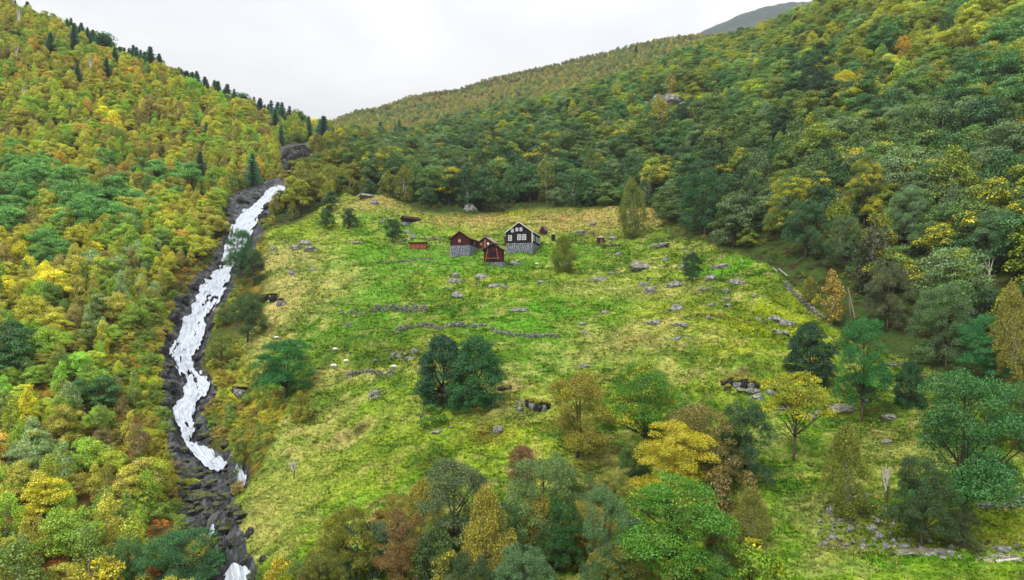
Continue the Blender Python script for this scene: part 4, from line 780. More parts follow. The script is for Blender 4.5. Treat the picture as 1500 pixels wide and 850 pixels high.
under(3.2, rightpoly, 104, 330, -.34, 1.0, [Cc(54, 80, 42), Cc(84, 100, 48), Cc(120, 120, 50)], .8, 2.0, 'right_slope_undergrowth', 'dark green undergrowth at the foot of the right wood')
# ------------------------------------------------------------------ the cascade
wm = M('white_water'); uvn = wm.n('ShaderNodeAttribute', attribute_name='flow'); P = wm.pos()
n1_ = wm.noise(9, 6, uvn.outputs['Color'], .7, .6); n2_ = wm.noise(14, 3, uvn.outputs['Color'], .6)
foam = wm.ramp(wm.math('ADD', wm.math('MULTIPLY', n1_, .75), wm.math('MULTIPLY', n2_, .25)), (.33, (.03, .045, .06)), (.40, (.17, .21, .27)), (.48, (.37, .41, .47)), (.64, (.52, .55, .59)))
wmat = wm.finish(foam, .35, wm.bump(n1_, .4, .2), .5)
def river(name, key, label, cat='stream'):
    q = RUN[key]; L_ = q[-1, 0]-q[0, 0]; nr = max(20, int(L_/.0016)); ncs = 90 if key == 'upper' else 24
    w = np.linspace(q[0, 0], q[-1, 0], nr); l = np.interp(w, q[:, 0], q[:, 1]); r_ = np.interp(w, q[:, 0], q[:, 2]); m_ = (l+r_)/2; l = m_+(l-m_)*.84; r_ = m_+(r_-m_)*.84
    s = np.linspace(0, 1, ncs); U = l[:, None]+(r_-l)[:, None]*s; Wm = np.repeat(w[:, None], ncs, 1); Yg = np.exp(Wm); Xg = U*Yg
    U = U+.0035*fbm(Xg*.25, Yg*.45, 4); Xg = U*Yg; zs = bil(ES, us, ws, U, Wm)*Yg; s2 = np.repeat(s[None], nr, 0)
    st = np.mod(zs/1.9+fbm(Xg*.35, Yg*.35, 2)*1.2, 1.0); ht = fbm(Xg*.5, Yg*.25, 3)*.3+.55*np.minimum(st, (1-st)*4)
    Zg = zs+.12+ht*(.6+.8*np.sin(math.pi*s2))
    V_ = np.stack([Xg, Yg, Zg], -1); edge = np.minimum(s2, 1-s2); hole = .7*fbm(Xg*.42+3, Yg*.22, 4)+.75*fbm((s2*(r_-l)[:, None]*Yg)*1.15+.3*fbm(Xg*.3, Yg*.2, 2), Yg*.13, 3)+.25*fbm(Xg*1.8, Yg*.8, 2)+np.clip(.24-edge, 0, 1)*1.9
    thr = .40 if key == 'upper' else .6
    hq = (hole[:-1, :-1]+hole[1:, 1:])/2 < thr
    a, b = np.meshgrid(np.arange(nr-1), np.arange(ncs-1), indexing='ij'); i = (a*ncs+b)[hq]; F_ = np.stack([i, i+1, i+ncs+1, i+ncs], 1)
    fl = np.stack([s2*(r_-l)[:, None]*Yg*.60, Yg*.045+0*s2, zs*.02], -1)
    o = link(name, npmesh(name, V_.reshape(-1, 3), F_, [wmat], cols={'flow': fl.reshape(-1, 3)})); o['kind'] = 'structure'; return o
river('waterfall', 'upper', ''); river('side_fall', 'side', ''); river('lower_fall', 'low', ''); river('stream_pool', 'pool', '')
# ------------------------------------------------------------------ rocks
def rock_mat(name, a, b, c):
    m = M(name); p = m.obj(); n = m.noise(2.2, 6, p, .7); n2 = m.noise(9, 3, p, .6); ge = m.n('ShaderNodeNewGeometry'); sp = m.n('ShaderNodeSeparateXYZ', {0: ge.outputs['Normal']})
    col_ = m.ramp(n, (.3, a), (.5, b), (.68, c)); col_ = m.mix(m.ramp(m.math('ADD', m.math('MULTIPLY', sp.outputs[2], .5), m.math('MULTIPLY', n2, .9)), (.82, 0.0), (.95, .75)), col_, lin(120, 128, 40, .6))
    return m.finish(col_, .85, m.bump(n, .8, .12))
RK = rock_mat('lichened_rock', lin(66, 68, 68, .7), lin(132, 132, 130, .7), lin(206, 204, 198, .7)); RD = rock_mat('wet_dark_rock', lin(20, 21, 23, .7), lin(46, 48, 51, .7), lin(96, 98, 100, .7))
def rock_geo(seed, sub=3, ang=.5):
    import bmesh
    bm = bmesh.new(); bmesh.ops.create_icosphere(bm, subdivisions=sub, radius=1); rng = np.random.RandomState(seed)
    v = np.array([q.co[:] for q in bm.verts]); f = np.array([[w.index for w in q.verts] for q in bm.faces]); bm.free()
    for _ in range(9):                                                    # shear planes give flat faces
        d = rng.normal(size=3); d /= np.linalg.norm(d); c = .55+.35*rng.rand(); t = v@d; v = v-np.clip(t-c, 0, None)[:, None]*d*.92
    v = v*(1+.16*fbm(v[:, 0]*2+seed, v[:, 1]*2+v[:, 2]*3, 3)-.12*np.abs(noise2(v[:, 0]*4+v[:, 2]*2+seed, v[:, 1]*4-v[:, 2]*3)))[:, None]; return v, f
ROCKS = [npmesh(f'rock_{i}', *rock_geo(i, 4), [RK], smooth=False) for i in range(7)]; DROCKS = [npmesh(f'dark_rock_{i}', *rock_geo(20+i, 4), [RD], smooth=False) for i in range(6)]
LMK = [(710, 372, 'the front red hut'), (680, 372, 'the red hay barn'), (765, 370, 'the big dark house'), (612, 368, 'the small orange shed'), (600, 326, 'the dark shed at the slope foot'), (825, 398, 'the drooping birch in the meadow'), (885, 358, 'the small red privy'), (925, 350, 'the tall olive birch'),
 (1014, 412, 'the lone round tree'), (570, 455, 'the long stone wall in the upper meadow'), (770, 490, 'the low wall in mid-meadow'), (660, 480, 'the broken wall above the dark pair'), (545, 555, 'the curved wall left of the dark pair'), (670, 600, 'the dark evergreen pair'), (845, 675, 'the golden-olive tree'), (1190, 450, 'the wall at the right meadow edge'),
 (1163, 675, 'the slender ash'), (1263, 620, 'the tall tree by the branch heap'), (1240, 765, 'the young birch by the ruins'), (1350, 800, 'the dark bushy tree in the ruins'), (1418, 780, 'the largest tree at lower right'), (511, 336, 'the two small round trees'), (576, 356, 'the round tree by the orange shed'), (418, 594, 'the broad tree above the gorge'), (395, 440, 'the gorge rim'),
 (1088, 565, 'the dark rocky overhang'), (790, 592, 'the rocky ledge in the meadow'), (540, 640, 'the lower left pasture'), (860, 440, 'the centre of the meadow'), (960, 470, 'the right part of the meadow'), (1100, 440, 'the bouldery right shoulder')]
def rel_to(px_, py_, lms=LMK):
    lm = near(lms, px_, py_); dx, dy = px_-lm[0], py_-lm[1]; d = math.hypot(dx, dy)
    return (('well ' if d > 55 else ('just ' if d < 20 else ''))+(('left of' if dx < 0 else 'right of') if abs(dx) > abs(dy)*1.6 else ('above' if dy < 0 else 'below')))+' '+lm[2]
ROCKL = [ # column, row, width px, height px
 (940, 394, 34, 14), (672, 434, 22, 10), (707, 406, 26, 10), (666, 405, 14, 9), (665, 417, 24, 8), (722, 422, 26, 7), (762, 455, 30, 8), (740, 425, 14, 6), (792, 421, 10, 5), (878, 410, 26, 7), (886, 458, 14, 6), (852, 476, 20, 7), (858, 487, 14, 5), (955, 425, 26, 10), (945, 415, 16, 7), (897, 398, 10, 5), (975, 383, 10, 6), (968, 363, 30, 5),
 (1040, 409, 22, 11), (1055, 396, 26, 7), (1078, 414, 24, 9), (1066, 424, 14, 5), (988, 420, 26, 9), (1000, 392, 12, 8), (990, 456, 30, 12), (1042, 447, 14, 5), (1068, 447, 10, 5), (1111, 473, 9, 9), (1135, 469, 20, 10), (1152, 479, 26, 10), (960, 475, 22, 8), (1000, 480, 26, 6), (992, 503, 18, 5), (1030, 424, 12, 6), (1145, 495, 26, 8), (1160, 515, 14, 8), (1065, 434, 12, 5), (1107, 438, 10, 5), (1038, 474, 12, 5),
 (447, 358, 20, 9), (433, 367, 16, 8), (452, 372, 22, 8), (400, 371, 7, 6), (427, 400, 11, 7), (459, 393, 10, 6), (519, 357, 28, 6), (548, 304, 14, 7), (536, 297, 24, 6), (605, 351, 9, 8), (597, 340, 12, 7), (560, 326, 8, 6), (412, 445, 14, 10), (405, 436, 12, 8), (513, 474, 10, 5), (575, 522, 10, 9), (585, 524, 9, 7), (607, 523, 10, 9), (600, 533, 12, 5), (549, 584, 14, 8), (552, 590, 12, 6), (640, 648, 22, 6), (618, 612, 10, 5), (730, 636, 14, 12),
 (752, 382, 20, 8), (690, 310, 22, 14), (700, 300, 12, 10), (760, 602, 10, 8), (856, 535, 10, 7), (850, 344, 22, 6), (905, 372, 14, 7), (898, 350, 12, 6), (868, 330, 10, 6), (1226, 604, 20, 8), (1300, 648, 16, 6), (1305, 614, 22, 8), (1150, 610, 20, 9), (1130, 578, 22, 10), (1110, 590, 20, 8), (1186, 620, 22, 7), (1200, 612, 18, 6), (1270, 603, 14, 6),
 (1218, 752, 12, 14), (1258, 748, 10, 22), (1270, 738, 8, 8), (1413, 763, 18, 14), (1352, 806, 12, 12), (1411, 800, 9, 11), (1278, 776, 14, 10), (1290, 782, 12, 9), (1246, 778, 18, 9), (1220, 782, 14, 8), (1208, 788, 10, 8), (1310, 790, 12, 8), (1325, 796, 14, 8), (1265, 790, 10, 6), (1344, 812, 60, 7), (1385, 816, 34, 8), (1480, 824, 30, 10), (1470, 815, 26, 8), (1395, 804, 10, 8), (1240, 792, 10, 6), (1300, 800, 12, 7), (1255, 768, 9, 6), (1232, 770, 9, 6), (1285, 768, 8, 10)]
rr = random.Random(5)
def put_rock(px_, py_, w, h, label, grp, dark=False, name='boulder', sink=.35, me=None):
    p = G(px_, py_+h*.3); s = p.y/F; o = link(name, me or (rr.choice(DROCKS) if dark else rr.choice(ROCKS)))
    a = w*s*.52; c = max(h*s*.72, .12); o.scale = (a, a*rr.uniform(.6, .9), c); o.location = p+Vector((0, a*.2, c*(1-2*sink)*.6)); o.rotation_euler = (rr.uniform(-.15, .15), rr.uniform(-.2, .2), rr.uniform(-.35, .35)+(math.pi if rr.random() < .5 else 0))
    return tag(o, label, 'rock', grp)
for px_, py_, w, h in ROCKL:
    big = 'long low' if w > h*3 else ('large' if w > 25 else ('upright' if h > w*1.05 else ('small' if w < 12 else 'squat')))
    put_rock(px_, py_, w*1.1, h*1.1, uniq(f"{big} grey rock {rel_to(px_, py_)}", px_, py_, LMK), 'grey rocks in the meadow')
# dark rocks along the gorge
GL = [(420, 265, 'the head of the cascade'), (350, 300, 'the upper cascade'), (330, 370, 'the tree before the cascade'), (300, 440, 'the broad white middle cascade'), (250, 500, 'the foot of the middle cascade'), (270, 560, 'the narrow neck of the cascade'), (260, 620, 'the lower bend'), (310, 680, 'the end of the long cascade'), (300, 740, 'the dark layered rock bed'), (330, 800, 'the lowest fall')]
gr = random.Random(9)
GR = [(352, 293, 30, 16), (372, 287, 18, 12), (385, 315, 18, 22), (392, 300, 16, 14), (340, 325, 12, 16), (332, 352, 12, 20), (325, 385, 18, 14), (300, 405, 26, 12), (281, 418, 22, 14), (265, 438, 24, 20), (252, 465, 24, 28), (242, 490, 22, 20), (262, 480, 10, 12), (236, 515, 18, 14), (300, 495, 14, 12), (310, 478, 14, 14), (292, 525, 26, 16),
      (310, 530, 18, 14), (300, 548, 18, 10), (240, 550, 24, 16), (248, 572, 24, 18), (238, 600, 24, 14), (252, 590, 12, 12), (300, 600, 20, 12), (312, 622, 26, 12), (300, 640, 30, 12), (330, 655, 22, 10), (258, 660, 14, 12), (340, 695, 22, 12), (284, 700, 40, 14), (262, 715, 24, 12), (310, 712, 34, 12), (290, 735, 44, 14), (330, 728, 24, 14), (265, 748, 26, 12),
      (310, 755, 34, 12), (345, 760, 26, 18), (365, 775, 22, 20), (340, 800, 20, 18), (360, 815, 24, 16), (322, 815, 18, 12), (300, 810, 16, 12), (280, 775, 22, 12), (388, 828, 20, 14), (420, 240, 24, 24), (437, 226, 22, 22), (410, 228, 14, 18), (425, 255, 24, 14), (447, 238, 18, 18), (345, 565, 16, 16), (352, 590, 12, 10), (385, 440, 18, 12), (232, 376, 20, 16), (285, 372, 16, 22), (388, 640, 12, 14)]
for px_, py_, w, h in GR:
    put_rock(px_, py_, w*.9, h*.85, uniq(f"{'wide' if w > h*1.6 else ('bulky' if w > 18 else 'small')} dark wet rock {rel_to(px_, py_, GL)}", px_, py_, GL), 'dark rocks of the gorge', True, sink=.5)
# loose blocks that fill the gorge and the ruin: too many to count
def rubble(name, zonepx, n_, smin, smax, mat_geo, mats, label, cat='rubble', seed=1, flat=.6, near_=None):
    rng = np.random.RandomState(seed); Vs, Fs, o = [], [], 0; geos = [rock_geo(60+i, 1) for i in range(5)]
    pl = plan(zonepx); u0, u1, w0, w1 = pl[:, 0].min(), pl[:, 0].max(), pl[:, 1].min(), pl[:, 1].max(); c = 0; t = 0
    while c < n_ and t < n_*30:
        t += 1; u = rng.uniform(u0, u1); w = rng.uniform(w0, w1)
        if near_ is not None: c_ = near_[rng.randint(len(near_))]; u = c_[0]/c_[1]+rng.normal()*.010; w = math.log(c_[1])+rng.normal()*.008
        if not inside(pl, np.array([u]), np.array([w]))[0]: continue
        y = math.exp(w); x = u*y
        if zoneval(zS, np.array([x]), np.array([y]))[0] > .3: continue
        s = smin+(smax-smin)*rng.rand()**2.5; v, f = geos[rng.randint(5)]; a = rng.rand()*6.28; v = v*np.array([s, s*.75, s*flat]); R_ = np.array([[math.cos(a), -math.sin(a), 0], [math.sin(a), math.cos(a), 0], [0, 0, 1]])
        Vs.append(v@R_.T+[x, y, float(gz(x, y))+s*flat*.2]); Fs.append(f+o); o += len(v); c += 1
    ob = link(name, npmesh(name, np.concatenate(Vs), np.concatenate(Fs), [mats], smooth=False)); return tag(ob, label, cat, kind='stuff')
rubble('gorge_rocks', RAVINE, 190, .25, 1.6, None, RD, 'broken dark wet rock lining the gorge beside the cascade')
rubble('ruin_rubble', [(1196, 742), (1260, 735), (1330, 770), (1400, 790), (1500, 800), (1500, 826), (1380, 830), (1290, 806), (1200, 795)], 420, .10, .42, None, RK, 'scattered rubble of the fallen stone walls at lower right', seed=3)
rubble('meadow_stones', [(400, 345), (620, 330), (960, 350), (1180, 450), (1150, 560), (900, 520), (600, 620), (420, 450)], 420, .08, .35, None, RK, 'loose stones strewn over the pasture', seed=4, flat=.5)
rubble('boulder_fragments', [(395, 340), (480, 300), (620, 318), (960, 315), (1180, 450), (1210, 600), (900, 620), (600, 660), (420, 560)], 760, .12, .7, None, RK, 'grey fragments and half-buried stones round the boulders of the pasture', seed=8, flat=.45, near_=[hit(q[0], q[1]) for q in ROCKL[:72]])
# ------------------------------------------------------------------ dry-stone walls
def stone_wall(path, height, label, name='stone_wall', seed=0, thick=.5):
    rng = np.random.RandomState(seed); pts = [G(*p) for p in path]; r = empty(name, pts[0]); Vs, Fs, o = [], [], 0; geos = [rock_geo(80+i, 1) for i in range(4)]
    for a, b in zip(pts[:-1], pts[1:]):
        L_ = (b-a).length; dz = max(1, int(L_/.34))
        for i in range(dz):
            hk = height*1.25*(.75+.4*noise2(np.array(i*.3+seed), np.array(seed*1.0))); rows = max(1, int(hk/.24))
            for j in range(rows+1):
                q = a.lerp(b, (i+rng.rand()*.7)/dz); g_ = float(gz(q.x, q.y)); s = .16+.14*rng.rand(); v, f = geos[rng.randint(4)]
                v = v*[s*1.25, s*1.1, s*.75]; Vs.append(v+[q.x-pts[0].x+rng.normal()*thick*.18, q.y-pts[0].y+rng.normal()*thick*.2, g_-pts[0].z+j*.24+.05*rng.rand()]); Fs.append(f+o); o += len(v)
    ob = link('stones', npmesh('wall_stones', np.concatenate(Vs), np.concatenate(Fs), [RK], smooth=False), r, 'stuff'); tag(r, label, 'wall'); return r
stone_wall([(498, 461), (515, 458), (545, 457)], .7, 'low tumbled dry-stone wall, left end of the long wall in the upper meadow', seed=1)
stone_wall([(545, 459), (570, 458), (600, 459), (626, 461)], 1.5, 'tall grey dry-stone retaining wall in the upper left meadow', seed=2)
stone_wall([(580, 487), (620, 483), (660, 480), (712, 479)], .8, 'low mossy dry-stone wall above the dark evergreen pair', seed=3)
stone_wall([(720, 488), (745, 491), (780, 494), (820, 494)], 1.1, 'grey dry-stone wall in the middle of the meadow', seed=4)
stone_wall([(508, 560), (540, 556), (578, 553)], .8, 'curved low stone wall left of the dark evergreen pair', seed=5)
stone_wall([(622, 358), (650, 357)], 1.0, 'stone wall running from the orange shed to the hay barn', seed=6)
stone_wall([(572, 360), (598, 358)], .6, 'low stone wall left of the orange shed', seed=8)
stone_wall([(560, 386), (600, 384), (640, 380)], .5, 'low grassy stone wall below the orange shed', seed=9)
stone_wall([(1148, 420), (1168, 440), (1180, 452), (1205, 468)], 1.0, 'dry-stone wall following the right meadow edge below the wood', seed=7)
stone_wall([(1286, 536), (1310, 539), (1345, 541)], .7, 'low stone wall behind the small dark tree on the right', seed=11)
stone_wall([(1428, 748), (1465, 744), (1510, 740)], .9, 'mossy dry-stone wall at the right edge above the yellow moss', seed=12)
# ------------------------------------------------------------------ farm buildings
def plain(name, c, rough=.8, sc=3, var=.3):
    m = M(name); p = m.obj(); n = m.noise(sc, 4, p, .6)
    return m.finish(m.ramp(n, (.3, tuple(q*(1-var) for q in c)), (.7, tuple(q*(1+var) for q in c))), rough, m.bump(n, .3, .02))
def boards(name, c, step=.16):
    m = M(name); p = m.obj(); s = m.n('ShaderNodeSeparateXYZ', {0: p}); t = m.math('ADD', s.outputs[0], s.outputs[1])
    idx = m.math('FLOOR', m.math('DIVIDE', t, step)); w = m.n('ShaderNodeTexWhiteNoise', noise_dimensions='1D'); m.set(w, 'W', idx); fr = m.math('FRACT', m.math('DIVIDE', t, step)); gap = m.math('LESS_THAN', fr, .14)
    n = m.noise(2.5, 4, p, .65); v = m.math('ADD', m.math('MULTIPLY', w.outputs[0], .6), m.math('MULTIPLY', n, .5))
    cc = m.ramp(v, (.15, tuple(q*.6 for q in c)), (.9, tuple(q*1.5 for q in c))); cc = m.mix(gap, cc, tuple(q*.25 for q in c)); return m.finish(cc, .85, m.bump(m.math('SUBTRACT', v, gap), .5, .03))
DARKW = boards('dark_tarred_boards', lin(40, 26, 32, .75)); REDW = boards('dark_red_boards', lin(72, 32, 36, .7)); ORW = boards('orange_red_boards', lin(160, 84, 56, .75)); BRW = boards('brown_boards', lin(96, 58, 46, .8)); GRW = boards('weathered_boards', lin(120, 104, 100, .7))
WHITE = plain('white_paint', (.78, .79, .82), .6, 3, .08); GREYW = plain('grey_timber', lin(170, 156, 140, .7)); TAN = plain('raw_timber', lin(196, 130, 84, .7)); SLATE = plain('slate', lin(90, 92, 104, .7)); DARK = plain('painted_inner_shade', (.012, .011, .012)); PINK = plain('pale_shutter', lin(206, 150, 146, .7))  # near-black colour here stands in for shade inside doorways
def glass_mat():
    m = M('window_glass'); n = m.noise(3, 2, m.obj()); return m.finish(m.ramp(n, (.3, lin(60, 66, 80, .7)), (.7, lin(150, 158, 172, .7))), .12, None, .6)
GLASS = glass_mat()
sod = M('turf_roof'); n_ = sod.noise(3, 5, sod.obj(), .65); SOD = sod.finish(sod.ramp(n_, (.3, lin(84, 100, 30, .6)), (.5, lin(140, 150, 44, .6)), (.7, lin(176, 160, 74, .6))), .95, sod.bump(n_, .9, .12))
def bx(x0, x1, y0, y1, z0, z1):
    v = np.array([(x, y, z) for x in (x0, x1) for y in (y0, y1) for z in (z0, z1)], float); f = np.array([(0, 1, 3, 2), (4, 6, 7, 5), (0, 4, 5, 1), (2, 3, 7, 6), (0, 2, 6, 4), (1, 5, 7, 3)]); return v, f
def beam(a, b, w, h):                       # bar between two points
    a = np.array(a, float); b = np.array(b, float); d = b-a; L_ = np.linalg.norm(d); d /= L_; s = np.cross(d, [0, 1.0, 0] if abs(d[1]) < .9 else [0, 0, 1.0]); s /= np.linalg.norm(s); t = np.cross(s, d)
    v, f = bx(0, L_, -w/2, w/2, -h/2, h/2); return a+v[:, :1]*d+v[:, 1:2]*t+v[:, 2:]*s, f
def part(name, geo, mat, parent, kind=None): return link(name, npmesh(name, *geo, [mat], smooth=False), parent, kind)
def prism(w, d, z0, ze, za, y0=0, xa=None):   # gabled body
    xa = w/2 if xa is None else xa
    v = [(0, y0, z0), (w, y0, z0), (w, y0, ze), (xa, y0, za), (0, y0, ze)]; v += [(x, y0+d, z) for x, _, z in v]; v = np.array(v, float)
    me = bpy.data.meshes.new('wall'); me.from_pydata([tuple(q) for q in v], [], [(0, 1, 2, 3, 4), (9, 8, 7, 6, 5), (0, 5, 6, 1), (1, 6, 7, 2), (0, 4, 9, 5), (4, 3, 8, 9), (2, 7, 8, 3)]); return me
def window(parent, x, z, w, h, face='front', W_=0, bars=(1, 2), fw=.10, mat=None):
    """frame with bars, and its panes as a sub-part; x, z = lower left corner"""
    g_ = [bx(0, w, -.07, .03, 0, fw), bx(0, w, -.07, .03, h-fw, h), bx(0, fw, -.07, .03, fw, h-fw), bx(w-fw, w, -.07, .03, fw, h-fw)]
    for i in range(bars[0]): c = w*(i+1)/(bars[0]+1); g_.append(bx(c-.04, c+.04, -.06, .02, fw, h-fw))
    for i in range(bars[1]): c = h*(i+1)/(bars[1]+1); g_.append(bx(fw, w-fw, -.055, .015, c-.03, c+.03))
    o = part('window', join(g_), mat or WHITE, parent); p = part('pane', bx(fw*.5, w-fw*.5, -.03, -.01, fw*.5, h-fw*.5), GLASS, o)
    if face == 'front': o.location = (x, -.03, z)
    else: o.location = (W_+.03, x, z); o.rotation_euler = (0, 0, R(90))
    return o
def stones_face(rng, w, d, h, zb, size=.36, back=False):
    Vs, Fs, o = [], [], 0; geos = [rock_geo(80+i, 1) for i in range(4)]
    def lay(L_, fx):
        nonlocal o
        z = zb
        while z < h:
            x = rng.rand()*size*.5
            while x < L_:
                s = size*(.7+.6*rng.rand()); v, f = geos[rng.randint(4)]; v = v*np.array([s*.56, .16, size*.45])
                if fx: v = v[:, [1, 0, 2]]*[1, 1, 1]; c = [w-.02, x, z]
                else: c = [x, .02, z]
                Vs.append(v+c+rng.normal(size=3)*.02); Fs.append(f+o); o += len(v); x += s*1.05
            z += size*.72
    lay(w, False); lay(d, True); return np.concatenate(Vs), np.concatenate(Fs)
STM = rock_mat('wall_stone', lin(92, 100, 120, .7), lin(160, 168, 184, .7), lin(222, 226, 232, .7)); 
def house(name, px_, foot, dY, w, d, zs, ze, za, wall_m, roof_m, barge_m, rz, label, over=.35, stone=True, thick=.2, cat='house', depth=3.0, xa=None, eave_m=None):
    """px_, foot: lower left front corner seen in the photograph"""
    x, y = hit(px_, foot); y += dY; s = y/F; p = Vector(((px_-CX)*s, y, (HY-foot)*s)); r = empty(name, p, rz); rng = np.random.RandomState(int(px_))
    if stone: part('stone_base', stones_face(rng, w, d, zs, -1.2, .5), STM, r, 'stuff'); part('base_core', bx(.06, w-.06, .06, d-.06, -depth, zs), SLATE, r)
    me = prism(w, d, zs if stone else -depth, ze, za, 0, xa); me.materials.append(wall_m); link('wall', me, r); xa = w/2 if xa is None else xa
    for sgn, (x0, z0) in ((-1, (0, ze)), (1, (w, ze))):
        sl_ = (za-ze)/abs(xa-x0); xo = x0+sgn*over; zo = ze-over*sl_
        q = np.array([(xa, -over, za), (xo, -over, zo), (xo, d+over, zo), (xa, d+over, za)], float)+[0, 0, .02]; n_ = thick
        v = np.concatenate([q, q+[0, 0, n_]]); f = np.array([(0, 1, 2, 3), (4, 7, 6, 5), (0, 4, 5, 1), (1, 5, 6, 2), (2, 6, 7, 3), (3, 7, 4, 0)]); part('roof_slope', (v, f), roof_m, r)
        part('barge_board', beam((xa, -over-.03, za+.06), (xo, -over-.03, zo+.06), .07, .15), barge_m, r)
        part('eave_board', beam((xo+sgn*.02, -over, zo+.08), (xo+sgn*.02, d+over, zo+.08), .2, .05), eave_m or barge_m, r)
    tag(r, label, cat); return r
HR = R(-15)
# main house
b = house('farmhouse', 741.4, 370, 0, 7.7, 10.5, 2.6, 5.75, 8.5, DARKW, SOD, WHITE, HR, 'big dark tarred farmhouse with white windows and barge boards on a grey stone base', eave_m=WHITE, over=.3)
for x, z, w, h in ((.65, 3.35, 1.05, 1.55), (3.35, 3.45, 1.1, 1.6), (4.8, 3.45, 1.1, 1.6)): window(b, x, z, w, h)
for x, z in ((1.5, 5.75), (2.85, 6.0), (4.05, 6.0)): window(b, x, z, .72, .98, bars=(1, 1), fw=.11)
for y_, z in ((.7, 3.35), (4.7, 3.3), (8.0, 3.3)): window(b, y_, z, 1.9, 1.6, 'side', 7.7, (1, 1))
part('corner_board', bx(7.6, 7.8, -.09, -.004, 2.6, 5.6), WHITE, b)
part('porch', bx(-.75, -.01, .8, 3.4, 2.2, 4.6), BRW, b); part('porch_roof', bx(-.95, -.0, .6, 3.6, 4.6, 4.75), SLATE, b)
part('chimney', bx(3.5, 4.2, 6, 6.7, 8.0, 9.0), SLATE, b)
b = house('back_house', 790.5, 353, 6, 1.9, 5, .5, 3.3, 4.9, REDW, SLATE, GREYW, HR, 'narrow dark red gable rising behind the right end of the big dark house', over=.12, thick=.1)
part('lean_to', bx(-2.8, -.02, 1, 4, -2, 2.6), BRW, b); part('lean_to_roof', bx(-3, -.02, .8, 4.2, 2.61, 2.8), SLATE, b)
# hay barn
b = house('hay_barn', 659.8, 375.6, 0, 5.6, 7.8, 3.0, 4.9, 6.8, REDW, SOD, BRW, HR, 'dark red barn with turf roof on a tall grey stone base', cat='barn')
part('shutter', bx(2.3, 3.05, -.06, .01, 3.85, 4.65), PINK, b); part('door', bx(5.601, 5.66, 1.0, 2.2, 3.05, 4.7), DARK, b); part('side_hatch', bx(5.601, 5.66, 4.0, 4.9, 3.5, 4.4), GREYW, b)  # this door is a slab coloured like the unlit inside of the barn
# middle barn
b = house('storehouse', 699.8, 367.5, 1.5, 4.7, 5.5, .5, 2.4, 3.95, BRW, GREYW, GREYW, HR, 'small brown storehouse with pale gable boards squeezed between the red barn and the front hut', over=.45, thick=.12, cat='storehouse')
part('post', bx(2.1, 2.35, -.14, -.004, .5, 3.3), GREYW, b); part('hatch', bx(.7, 1.4, -.07, -.002, 1.6, 2.3), TAN, b); part('window', bx(2.9, 3.4, -.07, -.002, 1.7, 2.3), WHITE, b)
b = house('rear_shed', 708.5, 362, 6.5, 2.1, 4, .4, 2.3, 3.7, GRW, SLATE, GREYW, HR, 'tiny grey gable peeping over the roof of the brown storehouse', over=.3, thick=.12, cat='shed')
# front hut
b = house('front_hut', 708.6, 389.0, 0, 4.95, 4.6, .95, 4.35, 5.9, REDW, SLATE, GRW, R(-6), 'dark red wooden hut with orange diagonal braces, in front of the other buildings', over=.5, thick=.14, cat='hut')
part('brace', beam((.45, -.08, 1.1), (1.15, -.08, 4.7), .13, .12), TAN, b); part('brace', beam((3.95, -.08, 1.5), (3.35, -.08, 4.7), .13, .12), TAN, b); part('cross_beam', beam((.6, -.16, 1.9), (4.3, -.16, 1.9), .13, .12), TAN, b)
part('door', bx(1.5, 3.2, -.05, -.002, 1.05, 3.6), DARKW, b); 
put_rock(736.5, 385, 12, 11, 'dark grey boulder leaning against the right corner of the front hut', 'grey rocks in the meadow')
# orange shed, mono-pitch
x, y = hit(599, 369.5); r = empty('orange_shed', G(599, 369.5), R(-4)); tag(r, 'small low shed of orange-red planks with a flat dark red roof', 'shed')
part('wall', bx(0, 4.8, 0, 2.4, .25, 1.9), ORW, r); part('roof', bx(-.3, 5.1, -.35, 2.7, 1.903, 2.08), REDW, r); part('footing', stones_face(np.random.RandomState(3), 4.8, 2.4, .2, -.6, .3), STM, r, 'stuff')
for i in range(5): part('plank_post', bx(.05+i*1.16, .17+i*1.16, -.06, -.003, .25, 1.9), TAN, r)
# dark shed at the slope foot
b = house('field_shed', 588, 328, 0, 2.3, 5.5, .55, 1.55, 2.35, DARKW, REDW, DARKW, R(-52), 'little dark reddish shed on white stones at the foot of the wooded slope', over=.3, thick=.12, cat='shed')
part('door', bx(.6, 1.6, -.06, -.002, .6, 1.7), DARK, b)  # black slab, the doorway's shade put into its colour
# privy and small red house
r = empty('privy', G(808, 354.5)); tag(r, 'tiny dark privy with a pale cap roof right of the big dark house', 'outhouse'); part('wall', bx(0, 1.1, 0, 1.1, -1, 2.0), DARKW, r)
v = np.array([(-.15, -.15, 2.0), (1.25, -.15, 2.0), (1.25, 1.25, 2.0), (-.15, 1.25, 2.0), (.55, .55, 2.75)], float); me = bpy.data.meshes.new('roof'); me.from_pydata([tuple(q) for q in v], [], [(0, 3, 2, 1), (0, 1, 4), (1, 2, 4), (2, 3, 4), (3, 0, 4)]); me.materials.append(GREYW); link('roof', me, r)
r = empty('pump_house', G(875.5, 356)); tag(r, 'small red hut with a pale pyramid roof beside a heap of grey brush', 'hut'); part('wall', bx(0, 2.1, 0, 2.0, -1, 2.0), REDW, r); part('corner_post', bx(.95, 1.12, -.05, -.002, 0, 2.0), GREYW, r); part('door', bx(1.25, 1.9, -.04, -.002, 0, 1.8), BRW, r)
v = np.array([(-.25, -.25, 2.0), (2.35, -.25, 2.0), (2.35, 2.25, 2.0), (-.25, 2.25, 2.0), (1.05, 1, 2.85)], float); me = bpy.data.meshes.new('roof'); me.from_pydata([tuple(q) for q in v], [], [(0, 3, 2, 1), (0, 1, 4), (1, 2, 4), (2, 3, 4), (3, 0, 4)]); me.materials.append(GREYW); link('roof', me, r)
